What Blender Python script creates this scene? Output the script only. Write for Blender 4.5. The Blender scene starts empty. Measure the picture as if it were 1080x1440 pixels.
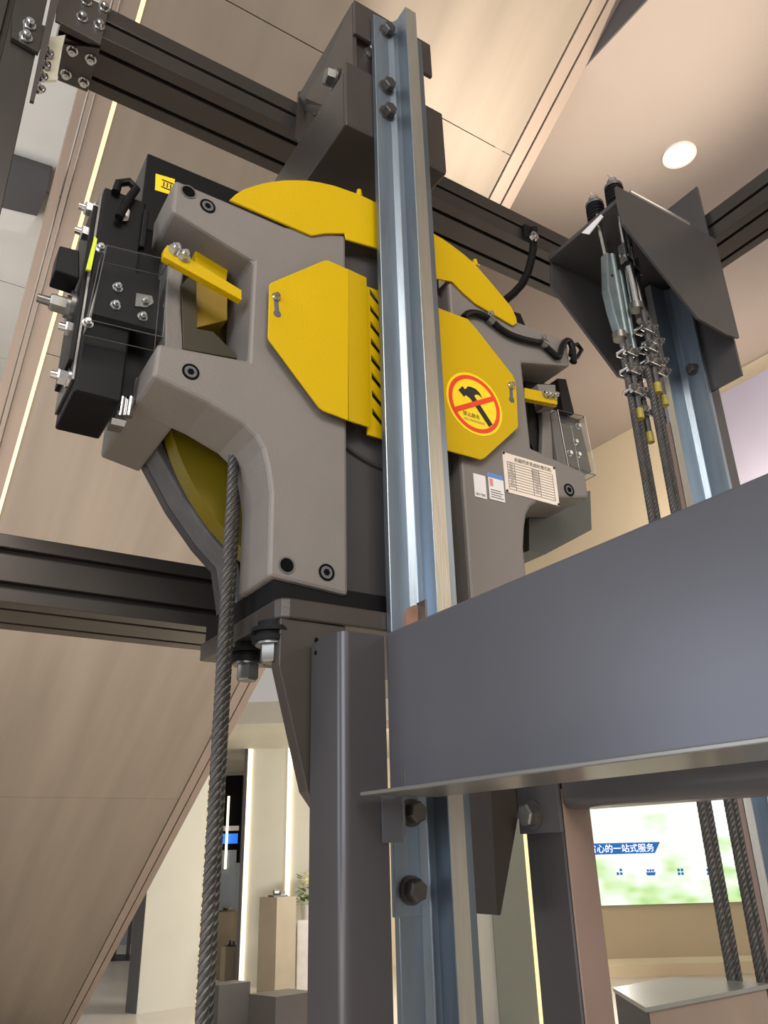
import bpy, bmesh, math, random
from mathutils import Vector as V, Matrix

SC = bpy.context.scene
COL = SC.collection
random.seed(7)

# ------------------------------------------------------------------ camera
# world axes: X runs along the machine face, Y along the big grey beam (away from the viewer), Z up
RM = Matrix(((0.84510903, 0.19175888, 0.49901830),
             (-0.53403588, 0.34546661, 0.77165958),
             (-0.02442158, -0.91863015, 0.39436307)))
FPX, CX, CY = 1105.0, 540.0, 720.0
EYE = V((0.0, 0.0, 1.6))
cam_d = bpy.data.cameras.new('camera')
cam_d.sensor_fit = 'HORIZONTAL'
cam_d.sensor_width = 36.0
cam_d.lens = 36.0 * FPX / 1080.0
cam_d.clip_start = 0.02
cam_d.clip_end = 200
cam = bpy.data.objects.new('camera', cam_d)
COL.objects.link(cam)
r_, d_, f_ = RM.col[0], RM.col[1], RM.col[2]
cm = Matrix.Identity(4)
for i in range(3):
    cm[i][0], cm[i][1], cm[i][2], cm[i][3] = r_[i], -d_[i], -f_[i], EYE[i]
cam.matrix_world = cm
SC.camera = cam

# ------------------------------------------------------------------ world, lamps, exposure
SC.view_settings.view_transform = 'Standard'
SC.view_settings.look = 'None'
SC.view_settings.gamma = 1.0
SC.view_settings.use_curve_mapping = False
SC.view_settings.exposure = 0.0
SC.cycles.max_bounces = 8
SC.cycles.diffuse_bounces = 4
SC.cycles.transparent_max_bounces = 12
wd = bpy.data.worlds.new('hall_air')
SC.world = wd
wd.use_nodes = True
wd.node_tree.nodes['Background'].inputs[0].default_value = (1.0, 0.93, 0.86, 1)
wd.node_tree.nodes['Background'].inputs[1].default_value = 0.42


def lamp(name, kind, loc, target, power, color, size=1.0, size_y=None, spot=None, blend=0.6):
    d = bpy.data.lights.new(name, kind)
    d.energy = power
    d.color = color
    if kind == 'AREA':
        d.shape = 'RECTANGLE'
        d.size = size
        d.size_y = size_y or size
    else:
        d.shadow_soft_size = size
    if kind == 'SPOT':
        d.spot_size = math.radians(spot)
        d.spot_blend = blend
    o = bpy.data.objects.new(name, d)
    COL.objects.link(o)
    o.location = loc
    o.rotation_euler = (V(target) - V(loc)).to_track_quat('-Z', 'Y').to_euler()
    return o


WARM = (1.0, 0.88, 0.72)
COOL = (0.80, 0.88, 1.0)
NEUT = (1.0, 0.94, 0.86)
# big video wall behind the viewer on the left, lamps of the hall's ceiling, uplight under the escalator, plus added fill lights
lamp('video_wall_light', 'AREA', (-3.2, -1.6, 2.6), (0.6, 0.8, 2.2), 130, COOL, 2.6, 2.0)
lamp('hall_lamp_front', 'AREA', (-0.7, -3.2, 4.4), (0.8, 0.9, 2.2), 140, NEUT, 2.4, 1.6)
lamp('ceiling_fill_right', 'AREA', (3.9, -1.6, 3.6), (2.2, 1.5, 5.3), 34, WARM, 2.4, 2.4)  # added unseen uplight, evens out the right-hand ceiling
lamp('escalator_uplight', 'SPOT', (2.9, 0.6, 1.2), (2.15, 1.5, 5.0), 1050, WARM, 0.15, spot=36, blend=0.9)
lamp('soffit_fill_low', 'SPOT', (1.2, 1.6, 0.25), (1.2, 5.6, 2.4), 560, NEUT, 0.2, spot=95, blend=1.0)  # added unseen floor spot, brightens the lower soffit
lamp('hall_lamp_back', 'AREA', (6.8, 7.2, 2.9), (4.0, 8.8, 0.9), 300, NEUT, 1.6, 1.6)
lamp('hall_lamp_far', 'AREA', (8.6, 6.4, 4.4), (8.9, 8.0, 0.6), 520, NEUT, 2.0, 2.0)
lamp('fascia_lamp', 'AREA', (4.6, 2.6, 3.2), (5.7, 3.2, 4.2), 40, WARM, 0.8, 0.8)
lamp('beam_sheen_light', 'AREA', (-3.3, 2.4, 2.1), (0.6, 1.2, 2.0), 42, (0.74, 0.82, 1.0), 1.8, 1.4)  # added cool light, gives the beam its lavender sheen
lamp('floor_bounce_fill', 'AREA', (-1.5, 0.5, 1.25), (-1.2, 0.6, 0.0), 55, NEUT, 1.2, 1.6)  # added low light on the floor, its bounce lifts the undersides
lamp('ceiling_fill_left', 'AREA', (-1.4, 4.0, 2.6), (-0.8, 4.4, 5.3), 60, NEUT, 1.2, 1.2)  # added unseen lamp, brightens the grey left ceiling


# ------------------------------------------------------------------ pixel -> world helpers
def ray(x, y):
    return RM @ V(((x - CX) / FPX, (y - CY) / FPX, 1.0))


def P(x, y, X=None, Y=None, Z=None):
    d = ray(x, y)
    if X is not None:
        t = (X - EYE.x) / d.x
    elif Y is not None:
        t = (Y - EYE.y) / d.y
    else:
        t = (Z - EYE.z) / d.z
    return EYE + d * t


def PP(x, y, p0, n):
    d = ray(x, y)
    return EYE + d * ((V(p0) - EYE).dot(n) / d.dot(n))


# ------------------------------------------------------------------ materials
def lin(c):
    c /= 255.0
    return c / 12.92 if c <= 0.04045 else ((c + 0.055) / 1.055) ** 2.4


MATS = {}


def mat(name, rgb, rough=0.5, metal=0.0, var=0.06, scale=12.0, bump=0.0, bscale=180.0, emit=0.0, stretch=None, coat=0.0, spec=0.5):
    if name in MATS:
        return MATS[name]
    m = bpy.data.materials.new(name)
    m.use_nodes = True
    nt = m.node_tree
    b = nt.nodes['Principled BSDF']
    col = [lin(c) for c in rgb]
    b.inputs['Roughness'].default_value = rough
    b.inputs['Metallic'].default_value = metal
    b.inputs['Coat Weight'].default_value = coat
    b.inputs['Specular IOR Level'].default_value = spec
    tc = nt.nodes.new('ShaderNodeTexCoord')
    mp = nt.nodes.new('ShaderNodeMapping')
    if stretch:
        mp.inputs['Scale'].default_value = stretch
    nt.links.new(tc.outputs['Object'], mp.inputs[0])
    nz = nt.nodes.new('ShaderNodeTexNoise')
    nz.inputs['Scale'].default_value = scale
    nz.inputs['Detail'].default_value = 5
    nt.links.new(mp.outputs[0], nz.inputs['Vector'])
    rp = nt.nodes.new('ShaderNodeValToRGB')
    rp.color_ramp.elements[0].position = 0.3
    rp.color_ramp.elements[1].position = 0.7
    rp.color_ramp.elements[0].color = (*[c * (1 - var) for c in col], 1)
    rp.color_ramp.elements[1].color = (*[min(1, c * (1 + var)) for c in col], 1)
    nt.links.new(nz.outputs[0], rp.inputs[0])
    nt.links.new(rp.outputs[0], b.inputs['Base Color'])
    if emit:
        nt.links.new(rp.outputs[0], b.inputs['Emission Color'])
        b.inputs['Emission Strength'].default_value = emit
    if bump:
        n2 = nt.nodes.new('ShaderNodeTexNoise')
        n2.inputs['Scale'].default_value = bscale
        n2.inputs['Detail'].default_value = 3
        nt.links.new(mp.outputs[0], n2.inputs['Vector'])
        bp = nt.nodes.new('ShaderNodeBump')
        bp.inputs['Strength'].default_value = bump
        bp.inputs['Distance'].default_value = 0.002
        nt.links.new(n2.outputs[0], bp.inputs['Height'])
        nt.links.new(bp.outputs[0], b.inputs['Normal'])
    MATS[name] = m
    return m


M_GREY = mat('cast_grey_paint', (118, 111, 105), 0.5, 0, 0.05, 9, 0.25, 260)
M_GREYD = mat('cast_grey_rough', (88, 86, 86), 0.7, 0, 0.12, 40, 0.6, 160)
M_DRUM = mat('dark_drum_paint', (66, 63, 62), 0.5, 0, 0.06, 12)
M_YEL = mat('yellow_powder_coat', (196, 160, 0), 0.45, 0, 0.03, 8, 0.22, 420, spec=0.2)
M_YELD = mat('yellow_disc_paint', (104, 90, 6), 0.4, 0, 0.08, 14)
M_BLACK = mat('black_plastic', (11, 11, 13), 0.42, 0, 0.15, 20, spec=0.2)
M_RUB = mat('black_rubber', (13, 12, 12), 0.65, 0, 0.2, 30, spec=0.2)
M_SLATE = mat('slate_beam_paint', (82, 81, 85), 0.28, 0.15, 0.04, 6, 0.015, 300)
M_COL = mat('slate_paint_darkened', (64, 61, 62), 0.3, 0.15, 0.04, 6, 0.015, 300)  # beam paint darkened, the columns' dark reflections are put into the colour
M_BROWN = mat('dark_bracket_paint', (62, 55, 50), 0.38, 0.1, 0.08, 14, 0.12, 200)
M_PINKM = mat('rosy_grey_paint', (140, 118, 106), 0.4, 0.1, 0.04, 10)
M_PROF = mat('black_anodised', (72, 67, 63), 0.3, 0.6, 0.06, 10)
M_SLOT = mat('slot_black', (5, 5, 5), 0.8, 0.0, 0.1, 10, spec=0.1)
M_GALV = mat('galvanised_steel', (136, 147, 157), 0.34, 0.85, 0.12, 7, 0.1, 60, stretch=(6, 6, 0.7))
M_MACH = mat('machined_steel', (196, 190, 176), 0.32, 0.85, 0.06, 30, 0.1, 60, stretch=(8, 8, 0.5))
M_CHR = mat('bright_zinc', (205, 205, 205), 0.2, 1.0, 0.08, 30)
M_ZINC = mat('dull_zinc', (130, 128, 124), 0.36, 0.9, 0.15, 40)
M_STEEL = mat('dark_steel', (92, 88, 84), 0.4, 0.8, 0.15, 40)
M_ROPE = mat('steel_wire', (84, 81, 78), 0.5, 0.6, 0.2, 60)
M_HITCH = mat('hitch_dark_paint', (72, 69, 68), 0.4, 0.2, 0.06, 10, 0.08, 200)
M_PLATE = mat('nameplate_silver', (225, 212, 198), 0.35, 0.3, 0.03, 20)
M_INK = mat('print_black', (26, 24, 24), 0.6)
M_INKG = mat('print_grey', (120, 110, 104), 0.6)
M_RED = mat('print_red', (224, 62, 20), 0.5)
M_LAB = mat('label_yellow', (247, 210, 20), 0.4)
M_PAPER = mat('label_white', (226, 220, 216), 0.5)
M_BLUE = mat('label_blue', (92, 130, 190), 0.5)
M_SOFF = mat('escalator_cladding', (142, 130, 117), 0.42, 0.25, 0.12, 1.3, 0, stretch=(5, 0.35, 0.35))  # stretched tone streaks stand in for streaky reflections
M_SOFT = mat('escalator_edge_trim', (160, 144, 132), 0.35, 0.4, 0.03, 4)
M_CEIL = mat('ceiling_paint', (150, 138, 130), 0.8, 0, 0.03, 1.5)
M_CEILG = mat('ceiling_grey', (196, 194, 190), 0.8, 0, 0.05, 2.5)
M_WALLW = mat('warm_wall_paint', (222, 204, 174), 0.8, 0, 0.02, 2)
M_LAV = mat('lavender_gloss_panel', (176, 172, 190), 0.25, 0.1, 0.05, 1.5)
M_FLOOR = mat('pale_floor', (206, 198, 186), 0.28, 0, 0.04, 2)
M_CREAM = mat('cream_cladding', (198, 195, 182), 0.6, 0, 0.03, 2)
M_PLIN = mat('plinth_dark', (84, 80, 78), 0.4, 0, 0.06, 4)
M_PEDC = mat('pedestal_beige', (162, 150, 130), 0.5, 0, 0.04, 6)
M_GRN = mat('grey_green_panel', (128, 130, 118), 0.5, 0, 0.04, 3)
M_DARKP = mat('dark_partition', (70, 68, 70), 0.5, 0, 0.1, 3)
M_GLASSP = mat('blue_grey_glass_partition', (140, 148, 156), 0.2, 0, 0.05, 2)
M_LEAF = mat('leaf_green', (96, 128, 44), 0.5, 0, 0.3, 30)
M_PETAL = mat('pale_flower', (226, 224, 190), 0.6, 0, 0.1, 30)
M_LED = mat('led_white', (255, 240, 205), 0.5, 0, 0, emit=1.8)
M_LEDS = mat('led_soft', (255, 226, 165), 0.5, 0, 0, emit=0.9)
M_LAMP = mat('lamp_lens', (255, 250, 240), 0.5, 0, 0, emit=9.0)
M_BSIGN = mat('blue_sign_lit', (40, 110, 220), 0.5, 0, 0.1, emit=1.0)
M_CAPY = mat('yellow_cap', (150, 134, 44), 0.45, 0, 0.2, 60)
M_COPPER = mat('rust_pad', (150, 112, 92), 0.5, 0.2, 0.2, 40)


def clear_mat():
    m = bpy.data.materials.new('clear_acrylic')
    m.use_nodes = True
    nt = m.node_tree
    nt.nodes.remove(nt.nodes['Principled BSDF'])
    out = nt.nodes['Material Output']
    tr = nt.nodes.new('ShaderNodeBsdfTransparent')
    tr.inputs[0].default_value = (0.93, 0.94, 0.94, 1)
    gl = nt.nodes.new('ShaderNodeBsdfGlossy')
    gl.inputs['Roughness'].default_value = 0.04
    fr = nt.nodes.new('ShaderNodeFresnel')
    fr.inputs[0].default_value = 1.4
    mx = nt.nodes.new('ShaderNodeMixShader')
    ge = nt.nodes.new('ShaderNodeNewGeometry')
    mu = nt.nodes.new('ShaderNodeMath'); mu.operation = 'MULTIPLY_ADD'
    mu.inputs[1].default_value = -1.0; mu.inputs[2].default_value = 1.0
    nt.links.new(ge.outputs['Backfacing'], mu.inputs[0])
    m2 = nt.nodes.new('ShaderNodeMath'); m2.operation = 'MULTIPLY'
    nt.links.new(fr.outputs[0], m2.inputs[0]); nt.links.new(mu.outputs[0], m2.inputs[1])
    nt.links.new(m2.outputs[0], mx.inputs[0])
    nt.links.new(tr.outputs[0], mx.inputs[1])
    nt.links.new(gl.outputs[0], mx.inputs[2])
    nt.links.new(mx.outputs[0], out.inputs[0])
    return m


M_CLEAR = clear_mat()


def screen_mat():
    m = bpy.data.materials.new('screen_picture')
    m.use_nodes = True
    nt = m.node_tree
    b = nt.nodes['Principled BSDF']
    tc = nt.nodes.new('ShaderNodeTexCoord')
    sp = nt.nodes.new('ShaderNodeSeparateXYZ')
    nt.links.new(tc.outputs['UV'], sp.inputs[0])
    nz = nt.nodes.new('ShaderNodeTexNoise')
    nz.inputs['Scale'].default_value = 5.5
    nt.links.new(tc.outputs['UV'], nz.inputs['Vector'])
    r = nt.nodes.new('ShaderNodeValToRGB')
    e = r.color_ramp.elements
    e[0].position, e[0].color = 0.30, (0.25, 0.62, 0.10, 1)
    e[1].position, e[1].color = 0.62, (0.95, 1.0, 0.93, 1)
    k = e.new(0.45)
    k.color = (0.62, 0.86, 0.42, 1)
    # meadow picture: greener towards the foot and the right side of the image
    a = nt.nodes.new('ShaderNodeMath'); a.operation = 'MULTIPLY'; a.inputs[1].default_value = 0.42
    nt.links.new(sp.outputs[1], a.inputs[0])
    s = nt.nodes.new('ShaderNodeMath'); s.operation = 'ADD'
    nt.links.new(nz.outputs[0], s.inputs[0]); nt.links.new(a.outputs[0], s.inputs[1])
    x1 = nt.nodes.new('ShaderNodeMath'); x1.operation = 'POWER'; x1.inputs[1].default_value = 6
    nt.links.new(sp.outputs[0], x1.inputs[0])
    x2 = nt.nodes.new('ShaderNodeMath'); x2.operation = 'MULTIPLY_ADD'; x2.inputs[1].default_value = -0.35
    nt.links.new(x1.outputs[0], x2.inputs[0]); nt.links.new(s.outputs[0], x2.inputs[2])
    nt.links.new(x2.outputs[0], r.inputs[0])
    b.inputs['Base Color'].default_value = (0.02, 0.02, 0.02, 1)
    nt.links.new(r.outputs[0], b.inputs['Emission Color'])
    b.inputs['Emission Strength'].default_value = 1.05
    return m


# ------------------------------------------------------------------ mesh builder
def basis(n):
    n = V(n).normalized()
    a = V((0, 0, 1)) if abs(n.z) < 0.9 else V((1, 0, 0))
    u = a.cross(n).normalized()
    return u, n.cross(u), n


class MB:
    def __init__(s):
        s.v, s.f = [], []

    def add(s, vs, fs):
        o = len(s.v)
        s.v += [V(p) for p in vs]
        s.f += [tuple(i + o for i in f) for f in fs]
        return s

    def box(s, x0, x1, y0, y1, z0, z1):
        vs = [(x, y, z) for x in (x0, x1) for y in (y0, y1) for z in (z0, z1)]
        return s.add(vs, [(0, 1, 3, 2), (4, 6, 7, 5), (0, 4, 5, 1), (2, 3, 7, 6), (0, 2, 6, 4), (1, 5, 7, 3)])

    def prism(s, pts, vec):
        pts = [V(p) for p in pts]
        n = len(pts)
        vec = V(vec)
        fs = [tuple(range(n)), tuple(range(2 * n - 1, n - 1, -1))]
        fs += [(i, i + n, (i + 1) % n + n, (i + 1) % n) for i in range(n)]
        return s.add(pts + [p + vec for p in pts], fs)

    def cyl(s, p0, p1, r0, r1=None, n=20):
        p0, p1 = V(p0), V(p1)
        r1 = r0 if r1 is None else r1
        u, w, _ = basis(p1 - p0)
        c = [(u * math.cos(2 * math.pi * i / n) + w * math.sin(2 * math.pi * i / n)) for i in range(n)]
        vs = [p0 + k * r0 for k in c] + [p1 + k * r1 for k in c]
        return s.add(vs, [(i, (i + 1) % n, (i + 1) % n + n, i + n) for i in range(n)] + [tuple(range(n - 1, -1, -1)), tuple(range(n, 2 * n))])

    def pipe(s, p0, p1, ro, ri, n=28):
        """hollow ring / sleeve"""
        p0, p1 = V(p0), V(p1)
        u, w, _ = basis(p1 - p0)
        c = [(u * math.cos(2 * math.pi * i / n) + w * math.sin(2 * math.pi * i / n)) for i in range(n)]
        vs = [p0 + k * ro for k in c] + [p1 + k * ro for k in c] + [p1 + k * ri for k in c] + [p0 + k * ri for k in c]
        fs = []
        for q in range(4):
            for i in range(n):
                j = (i + 1) % n
                a, b = q * n, ((q + 1) % 4) * n
                fs.append((a + i, a + j, b + j, b + i))
        return s.add(vs, fs)

    def tube(s, path, r, n=8, cap=True):
        path = [V(p) for p in path]
        m = len(path)
        vs, fs = [], []
        u0 = None
        for i, p in enumerate(path):
            t = (path[min(i + 1, m - 1)] - path[max(i - 1, 0)]).normalized()
            if u0 is None:
                u0, _, _ = basis(t)
            u0 = (u0 - t * u0.dot(t)).normalized()
            w = t.cross(u0)
            rr = r[i] if isinstance(r, (list, tuple)) else r
            vs += [p + (u0 * math.cos(2 * math.pi * k / n) + w * math.sin(2 * math.pi * k / n)) * rr for k in range(n)]
        for i in range(m - 1):
            for k in range(n):
                fs.append((i * n + k, i * n + (k + 1) % n, (i + 1) * n + (k + 1) % n, (i + 1) * n + k))
        if cap:
            fs += [tuple(range(n - 1, -1, -1)), tuple(range((m - 1) * n, m * n))]
        return s.add(vs, fs)

    def hexbolt(s, p, n, r, h, washer=True, stub=0.0, rot=0.3):
        p, n = V(p), V(n).normalized()
        u, w, _ = basis(n)
        if washer:
            s.cyl(p, p + n * h * 0.22, r * 1.25, n=20)
            p = p + n * h * 0.22
        c = [(u * math.cos(math.pi / 3 * i + rot) + w * math.sin(math.pi / 3 * i + rot)) * r for i in range(6)]
        vs = [p + k for k in c] + [p + n * h * 0.85 + k for k in c] + [p + n * h + k * 0.84 for k in c]
        fs = [(i, (i + 1) % 6, (i + 1) % 6 + 6, i + 6) for i in range(6)] + [(i + 6, (i + 1) % 6 + 6, (i + 1) % 6 + 12, i + 12) for i in range(6)]
        fs += [tuple(range(5, -1, -1)), tuple(range(12, 18))]
        s.add(vs, fs)
        if stub:
            s.cyl(p + n * h * 0.9, p + n * (h + stub), r * 0.52, r * 0.46, n=12)
        return s

    def build(s, name, m, parent=None, smooth=False, bevel=0.0, loc=None, seg=2):
        me = bpy.data.meshes.new(name)
        if parent is not None:
            o0 = V(parent['_o'])
        elif loc is not None:
            o0 = V(loc)
        else:
            xs = [p.x for p in s.v]; ys = [p.y for p in s.v]; zs = [p.z for p in s.v]
            o0 = V(((min(xs) + max(xs)) / 2, (min(ys) + max(ys)) / 2, min(zs)))
        me.from_pydata([tuple(p - o0) for p in s.v], [], s.f)
        bm = bmesh.new()
        bm.from_mesh(me)
        bmesh.ops.recalc_face_normals(bm, faces=bm.faces)
        bm.to_mesh(me)
        bm.free()
        me.materials.append(m)
        o = bpy.data.objects.new(name, me)
        COL.objects.link(o)
        o['_o'] = list(o0)
        if parent is not None:
            o.parent = parent
        else:
            o.location = o0
        if bevel:
            b = o.modifiers.new('bevel', 'BEVEL')
            b.width = bevel
            b.segments = seg
            b.limit_method = 'ANGLE'
            b.angle_limit = math.radians(35)
        if smooth:
            for p in me.polygons:
                p.use_smooth = True
            me.set_sharp_from_angle(angle=math.radians(35))
        return o


def tag(o, label, cat, group=None, kind=None):
    if kind:
        o['kind'] = kind
    if label:
        o['label'] = label
    if cat:
        o['category'] = cat
    if group:
        o['group'] = group
    return o


def thing(name, loc, label, cat, group=None):
    o = bpy.data.objects.new(name, None)
    o.empty_display_size = 0.05
    COL.objects.link(o)
    o.location = loc
    o['_o'] = list(loc)
    return tag(o, label, cat, group)


def struct(name, mb, m, bevel=0.0):
    o = mb.build(name, m, bevel=bevel)
    o['kind'] = 'structure'
    return o


def polyY(px, Y, depth):
    """polygon given on the vertical plane at Y, pushed back by depth"""
    return MB().prism([P(x, y, Y=Y) for x, y in px], (0, depth, 0))


def text_obj(body, name, m, parent, org, udir, vdir, size, extr=0.0004, align='CENTER'):
    cu = bpy.data.curves.new('t', 'FONT')
    cu.body = body
    cu.size = 1.0
    cu.align_x = align
    cu.align_y = 'CENTER'
    to = bpy.data.objects.new('t', cu)
    COL.objects.link(to)
    dg = bpy.context.evaluated_depsgraph_get()
    me = bpy.data.meshes.new_from_object(to.evaluated_get(dg))
    bpy.data.objects.remove(to)
    bpy.data.curves.remove(cu)
    org, u, v = V(org), V(udir).normalized(), V(vdir).normalized()
    n = u.cross(v)
    mb = MB()
    mb.add([org + u * (p.co.x * size) + v * (p.co.y * size) + n * extr for p in me.vertices], [tuple(p.vertices) for p in me.polygons])
    bpy.data.meshes.remove(me)
    return mb.build(name, m, parent)


UX, UY, UZ = V((1, 0, 0)), V((0, 1, 0)), V((0, 0, 1))
YP, ZB = 0.8442, 1.8616          # front edge and underside of the machine's bed plate
YF = 0.8602                      # front face of the machine
XC = 0.600                       # machine's middle
ZC = 2.27                        # sheave axis height
YR = 1.20                        # plane of the aluminium frame

# ------------------------------------------------------------------ the hall
HX = V((0.543, 0.840, 0.0))      # straight ahead along the floor
RX = V((0.840, -0.543, 0.0))     # to the right along the floor
CEILZ = 5.3
struct('floor', MB().box(-9, 22, -9, 26, -0.1, 0), M_FLOOR)

# the escalator's slope
SN = V((0.0, 0.5379, 0.843)).normalized()
SD = V((0.0, 0.843, -0.5379)).normalized()
SP0 = P(85, 1440, Z=0.15)


def soff(x, y):
    return PP(x, y, SP0, SN)


esc_x1 = soff(700, 284).x
esc_l = soff(157, 145).x
s_of = lambda p: (p - SP0).dot(SD)
esc = thing('escalator', (SP0.x - 0.8, SP0.y, 0.0), 'beige clad underside of an escalator sloping down behind the machine', 'escalator')
cuts = [-16.0, s_of(soff(627, 169)), s_of(soff(62, 496)), s_of(soff(120, 1122)), 0.14]
xr0, xr1, xr2 = soff(689, 277).x, soff(705, 285).x, soff(717, 290).x
xl0, xl1, xl2, xl3 = soff(161, 142).x, soff(133, 131).x, soff(124, 128).x, soff(109, 127).x


def slab(x0, x1, s0, s1, lift=0.0, th=0.05):
    a = SP0 + SN * lift
    pts = []
    for x, s in ((x0, s0), (x1, s0), (x1, s1), (x0, s1)):
        q = a + SD * s
        pts.append(V((x, q.y, q.z)))
    return MB().prism(pts, SN * th)


for i in range(4):
    slab(xl0 + 0.012, xr0 - 0.006, cuts[i] + 0.0018, cuts[i + 1] - 0.0018).build('soffit_panel', M_SOFF, esc)
slab(xl3 + 0.2, xr2 - 0.2, cuts[0], cuts[4], 0.052, 0.4).build('truss_casing', M_DARKP, esc)
slab(xr0, xr1 - 0.008, cuts[0], cuts[4], -0.008, 0.06).build('edge_trim', M_SOFT, esc)
slab(xr1, xr2, cuts[0], cuts[4], -0.012, 0.07).build('edge_trim', M_SOFT, esc)
slab(xl0 - 0.007, xl0 + 0.010, cuts[0], cuts[4], -0.006, 0.05).build('light_strip', M_LEDS, esc)['label'] = 'glowing warm light strip along the left edge'
slab(xl1 + 0.006, xl0 - 0.007, cuts[0], cuts[4], -0.008, 0.06).build('edge_trim', M_SOFT, esc)
slab(xl2 + 0.004, xl1 - 0.002, cuts[0], cuts[4], -0.02, 0.06).build('edge_trim', M_SOFT, esc)
slab(xl3, xl2 - 0.004, cuts[0], cuts[4], -0.012, 0.07).build('edge_trim', M_SOFT, esc)

# ceiling with the opening the escalator passes through
ce_y = PP(827, 95, SP0, SN).y
ceil_z = PP(827, 95, SP0, SN).z
CEILZ = ceil_z
cb = MB()
cb.box(xr2 + 0.01, 5.75, ce_y - 7, 9, CEILZ, CEILZ + 0.35)
struct('ceiling', cb, M_CEIL)
cg = MB()
for k in range(9):
    cg.box(-6, xr2, ce_y + 0.3 + k * 0.9, ce_y + 0.3 + k * 0.9 + 0.892, CEILZ + 0.02, CEILZ + 0.3)
struct('ceiling_left', cg, M_CEILG)
bl = thing('ceiling_bulkhead', P(35, 280, Z=CEILZ - 0.1), 'dark rectangular duct under the grey ceiling left of the escalator', 'duct')
a0, a1 = P(-40, 235, Z=CEILZ - 0.15), P(66, 268, Z=CEILZ - 0.15)
b0, b1 = P(-40, 282, Z=CEILZ - 0.15), P(52, 304, Z=CEILZ - 0.15)
MB().prism([a0, a1, b1, b0], (0, 0, 0.17)).build('casing', M_DARKP, bl)
MB().prism([b0 + V((0, 0, 0.005)), b1 + V((0, 0, 0.005)), b1 + V((-0.03, 0.18, 0.005)), b0 + V((-0.03, 0.18, 0.005))], (0, 0, 0.08)).build('lower_flange', M_CEILG, bl)
opening = MB().box(xr2 + 0.0, xr2 + 0.012, ce_y - 7, ce_y + 0.05, CEILZ - 0.02, CEILZ + 0.6)
struct('trim_1', MB().box(xr2 + 0.002, xr2 + 0.009, ce_y - 7, ce_y + 0.4, CEILZ, CEILZ + 1.4), M_DARKP)

XW = P(960, 563, Z=CEILZ).x
struct('wall_right', MB().box(XW, XW + 0.2, -7, 9, 2.9, CEILZ), M_WALLW)
lav_top = P(1080, 519, X=XW - 0.06).z
lv = MB().box(XW - 0.06, XW - 0.005, -4, P(1000, 553, X=XW - 0.06).y, 3.0, lav_top).build('fascia_panel', M_LAV)
tag(lv, 'pale lavender glossy fascia panel on the upper right wall beyond the rope hitch', 'panel')

dl = thing('downlight', P(955, 217, Z=CEILZ), 'round recessed downlight glowing white in the beige ceiling', 'lamp')
dc = P(955, 217, Z=CEILZ)
MB().pipe(dc - UZ * 0.012, dc + UZ * 0.0, 0.086, 0.072, 36).build('rim', M_PAPER, dl, smooth=True)
MB().cyl(dc - UZ * 0.006, dc - UZ * 0.002, 0.073, n=36).build('lens', M_LAMP, dl)

# ------------------------------------------------------------------ aluminium frame
def profile(name, axis, a0, a1, lo1, hi1, lo2, hi2, slots1, slots2, label):
    """bar along an axis with real T-slots; (1) is the horizontal depth axis, (2) is the vertical one"""
    g, d = 0.010, 0.014
    pts = []

    def edge(p, q, n, k):
        out = [p]
        L = (q - p).length
        t = (q - p).normalized()
        for i in range(k):
            c = L * (2 * i + 1) / (2 * k)
            for dist, dep in ((c - g / 2, 0), (c - g / 2, d), (c + g / 2, d), (c + g / 2, 0)):
                out.append(p + t * dist + n * dep)
        return out
    A, B, C, D = V((lo1, lo2)), V((hi1, lo2)), V((hi1, hi2)), V((lo1, hi2))
    pts += edge(A, B, V((0, 1)), slots1)      # underside
    pts += edge(B, C, V((-1, 0)), slots2)     # rear
    pts += edge(C, D, V((0, -1)), slots1)     # top
    pts += edge(D, A, V((1, 0)), slots2)      # front
    if axis == 'x':
        p3 = [V((a0, p.x, p.y)) for p in pts]; vec = (a1 - a0, 0, 0)
    elif axis == 'y':
        p3 = [V((p.x, a0, p.y)) for p in pts]; vec = (0, a1 - a0, 0)
    else:
        p3 = [V((p.x, p.y, a0)) for p in pts]; vec = (0, 0, a1 - a0)
    o = MB().prism(p3, vec).build(name, M_PROF, bevel=0.0012)
    return tag(o, label, 'beam', 'black slotted aluminium frame bars')


ZT1, ZT0 = 3.216, 3.124
post_r0 = P(40, 140, Y=YR - 0.02).x - 0.004
XP2 = 1.705
profile('frame_bar', 'x', 0.05, 1.86, YR, YR + 0.138, ZT0, ZT1, 2, 1, 'upper black slotted bar running behind the yellow machine top')
profile('frame_bar', 'y', -0.5, YR - 0.002, XP2, XP2 + 0.13, ZT0, ZT1, 2, 1, 'black slotted bar at upper right running back to the rope hitch bracket')
profile('frame_bar', 'x', post_r0, 0.62, YR, YR + 0.16, 1.938, 2.04, 2, 2, 'lower left black slotted bar passing behind the machine foot')


def sock_bolt(mb_c, p, n, r, h):
    p, n = V(p), V(n).normalized()
    mb_c.cyl(p, p + n * h * 0.25, r * 1.35, n=18)
    mb_c.cyl(p + n * h * 0.25, p + n * h, r, r * 0.85, n=18)
    mb_c.hexbolt(p + n * h * 0.9, n, r * 0.45, h * 0.25, washer=False)


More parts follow.
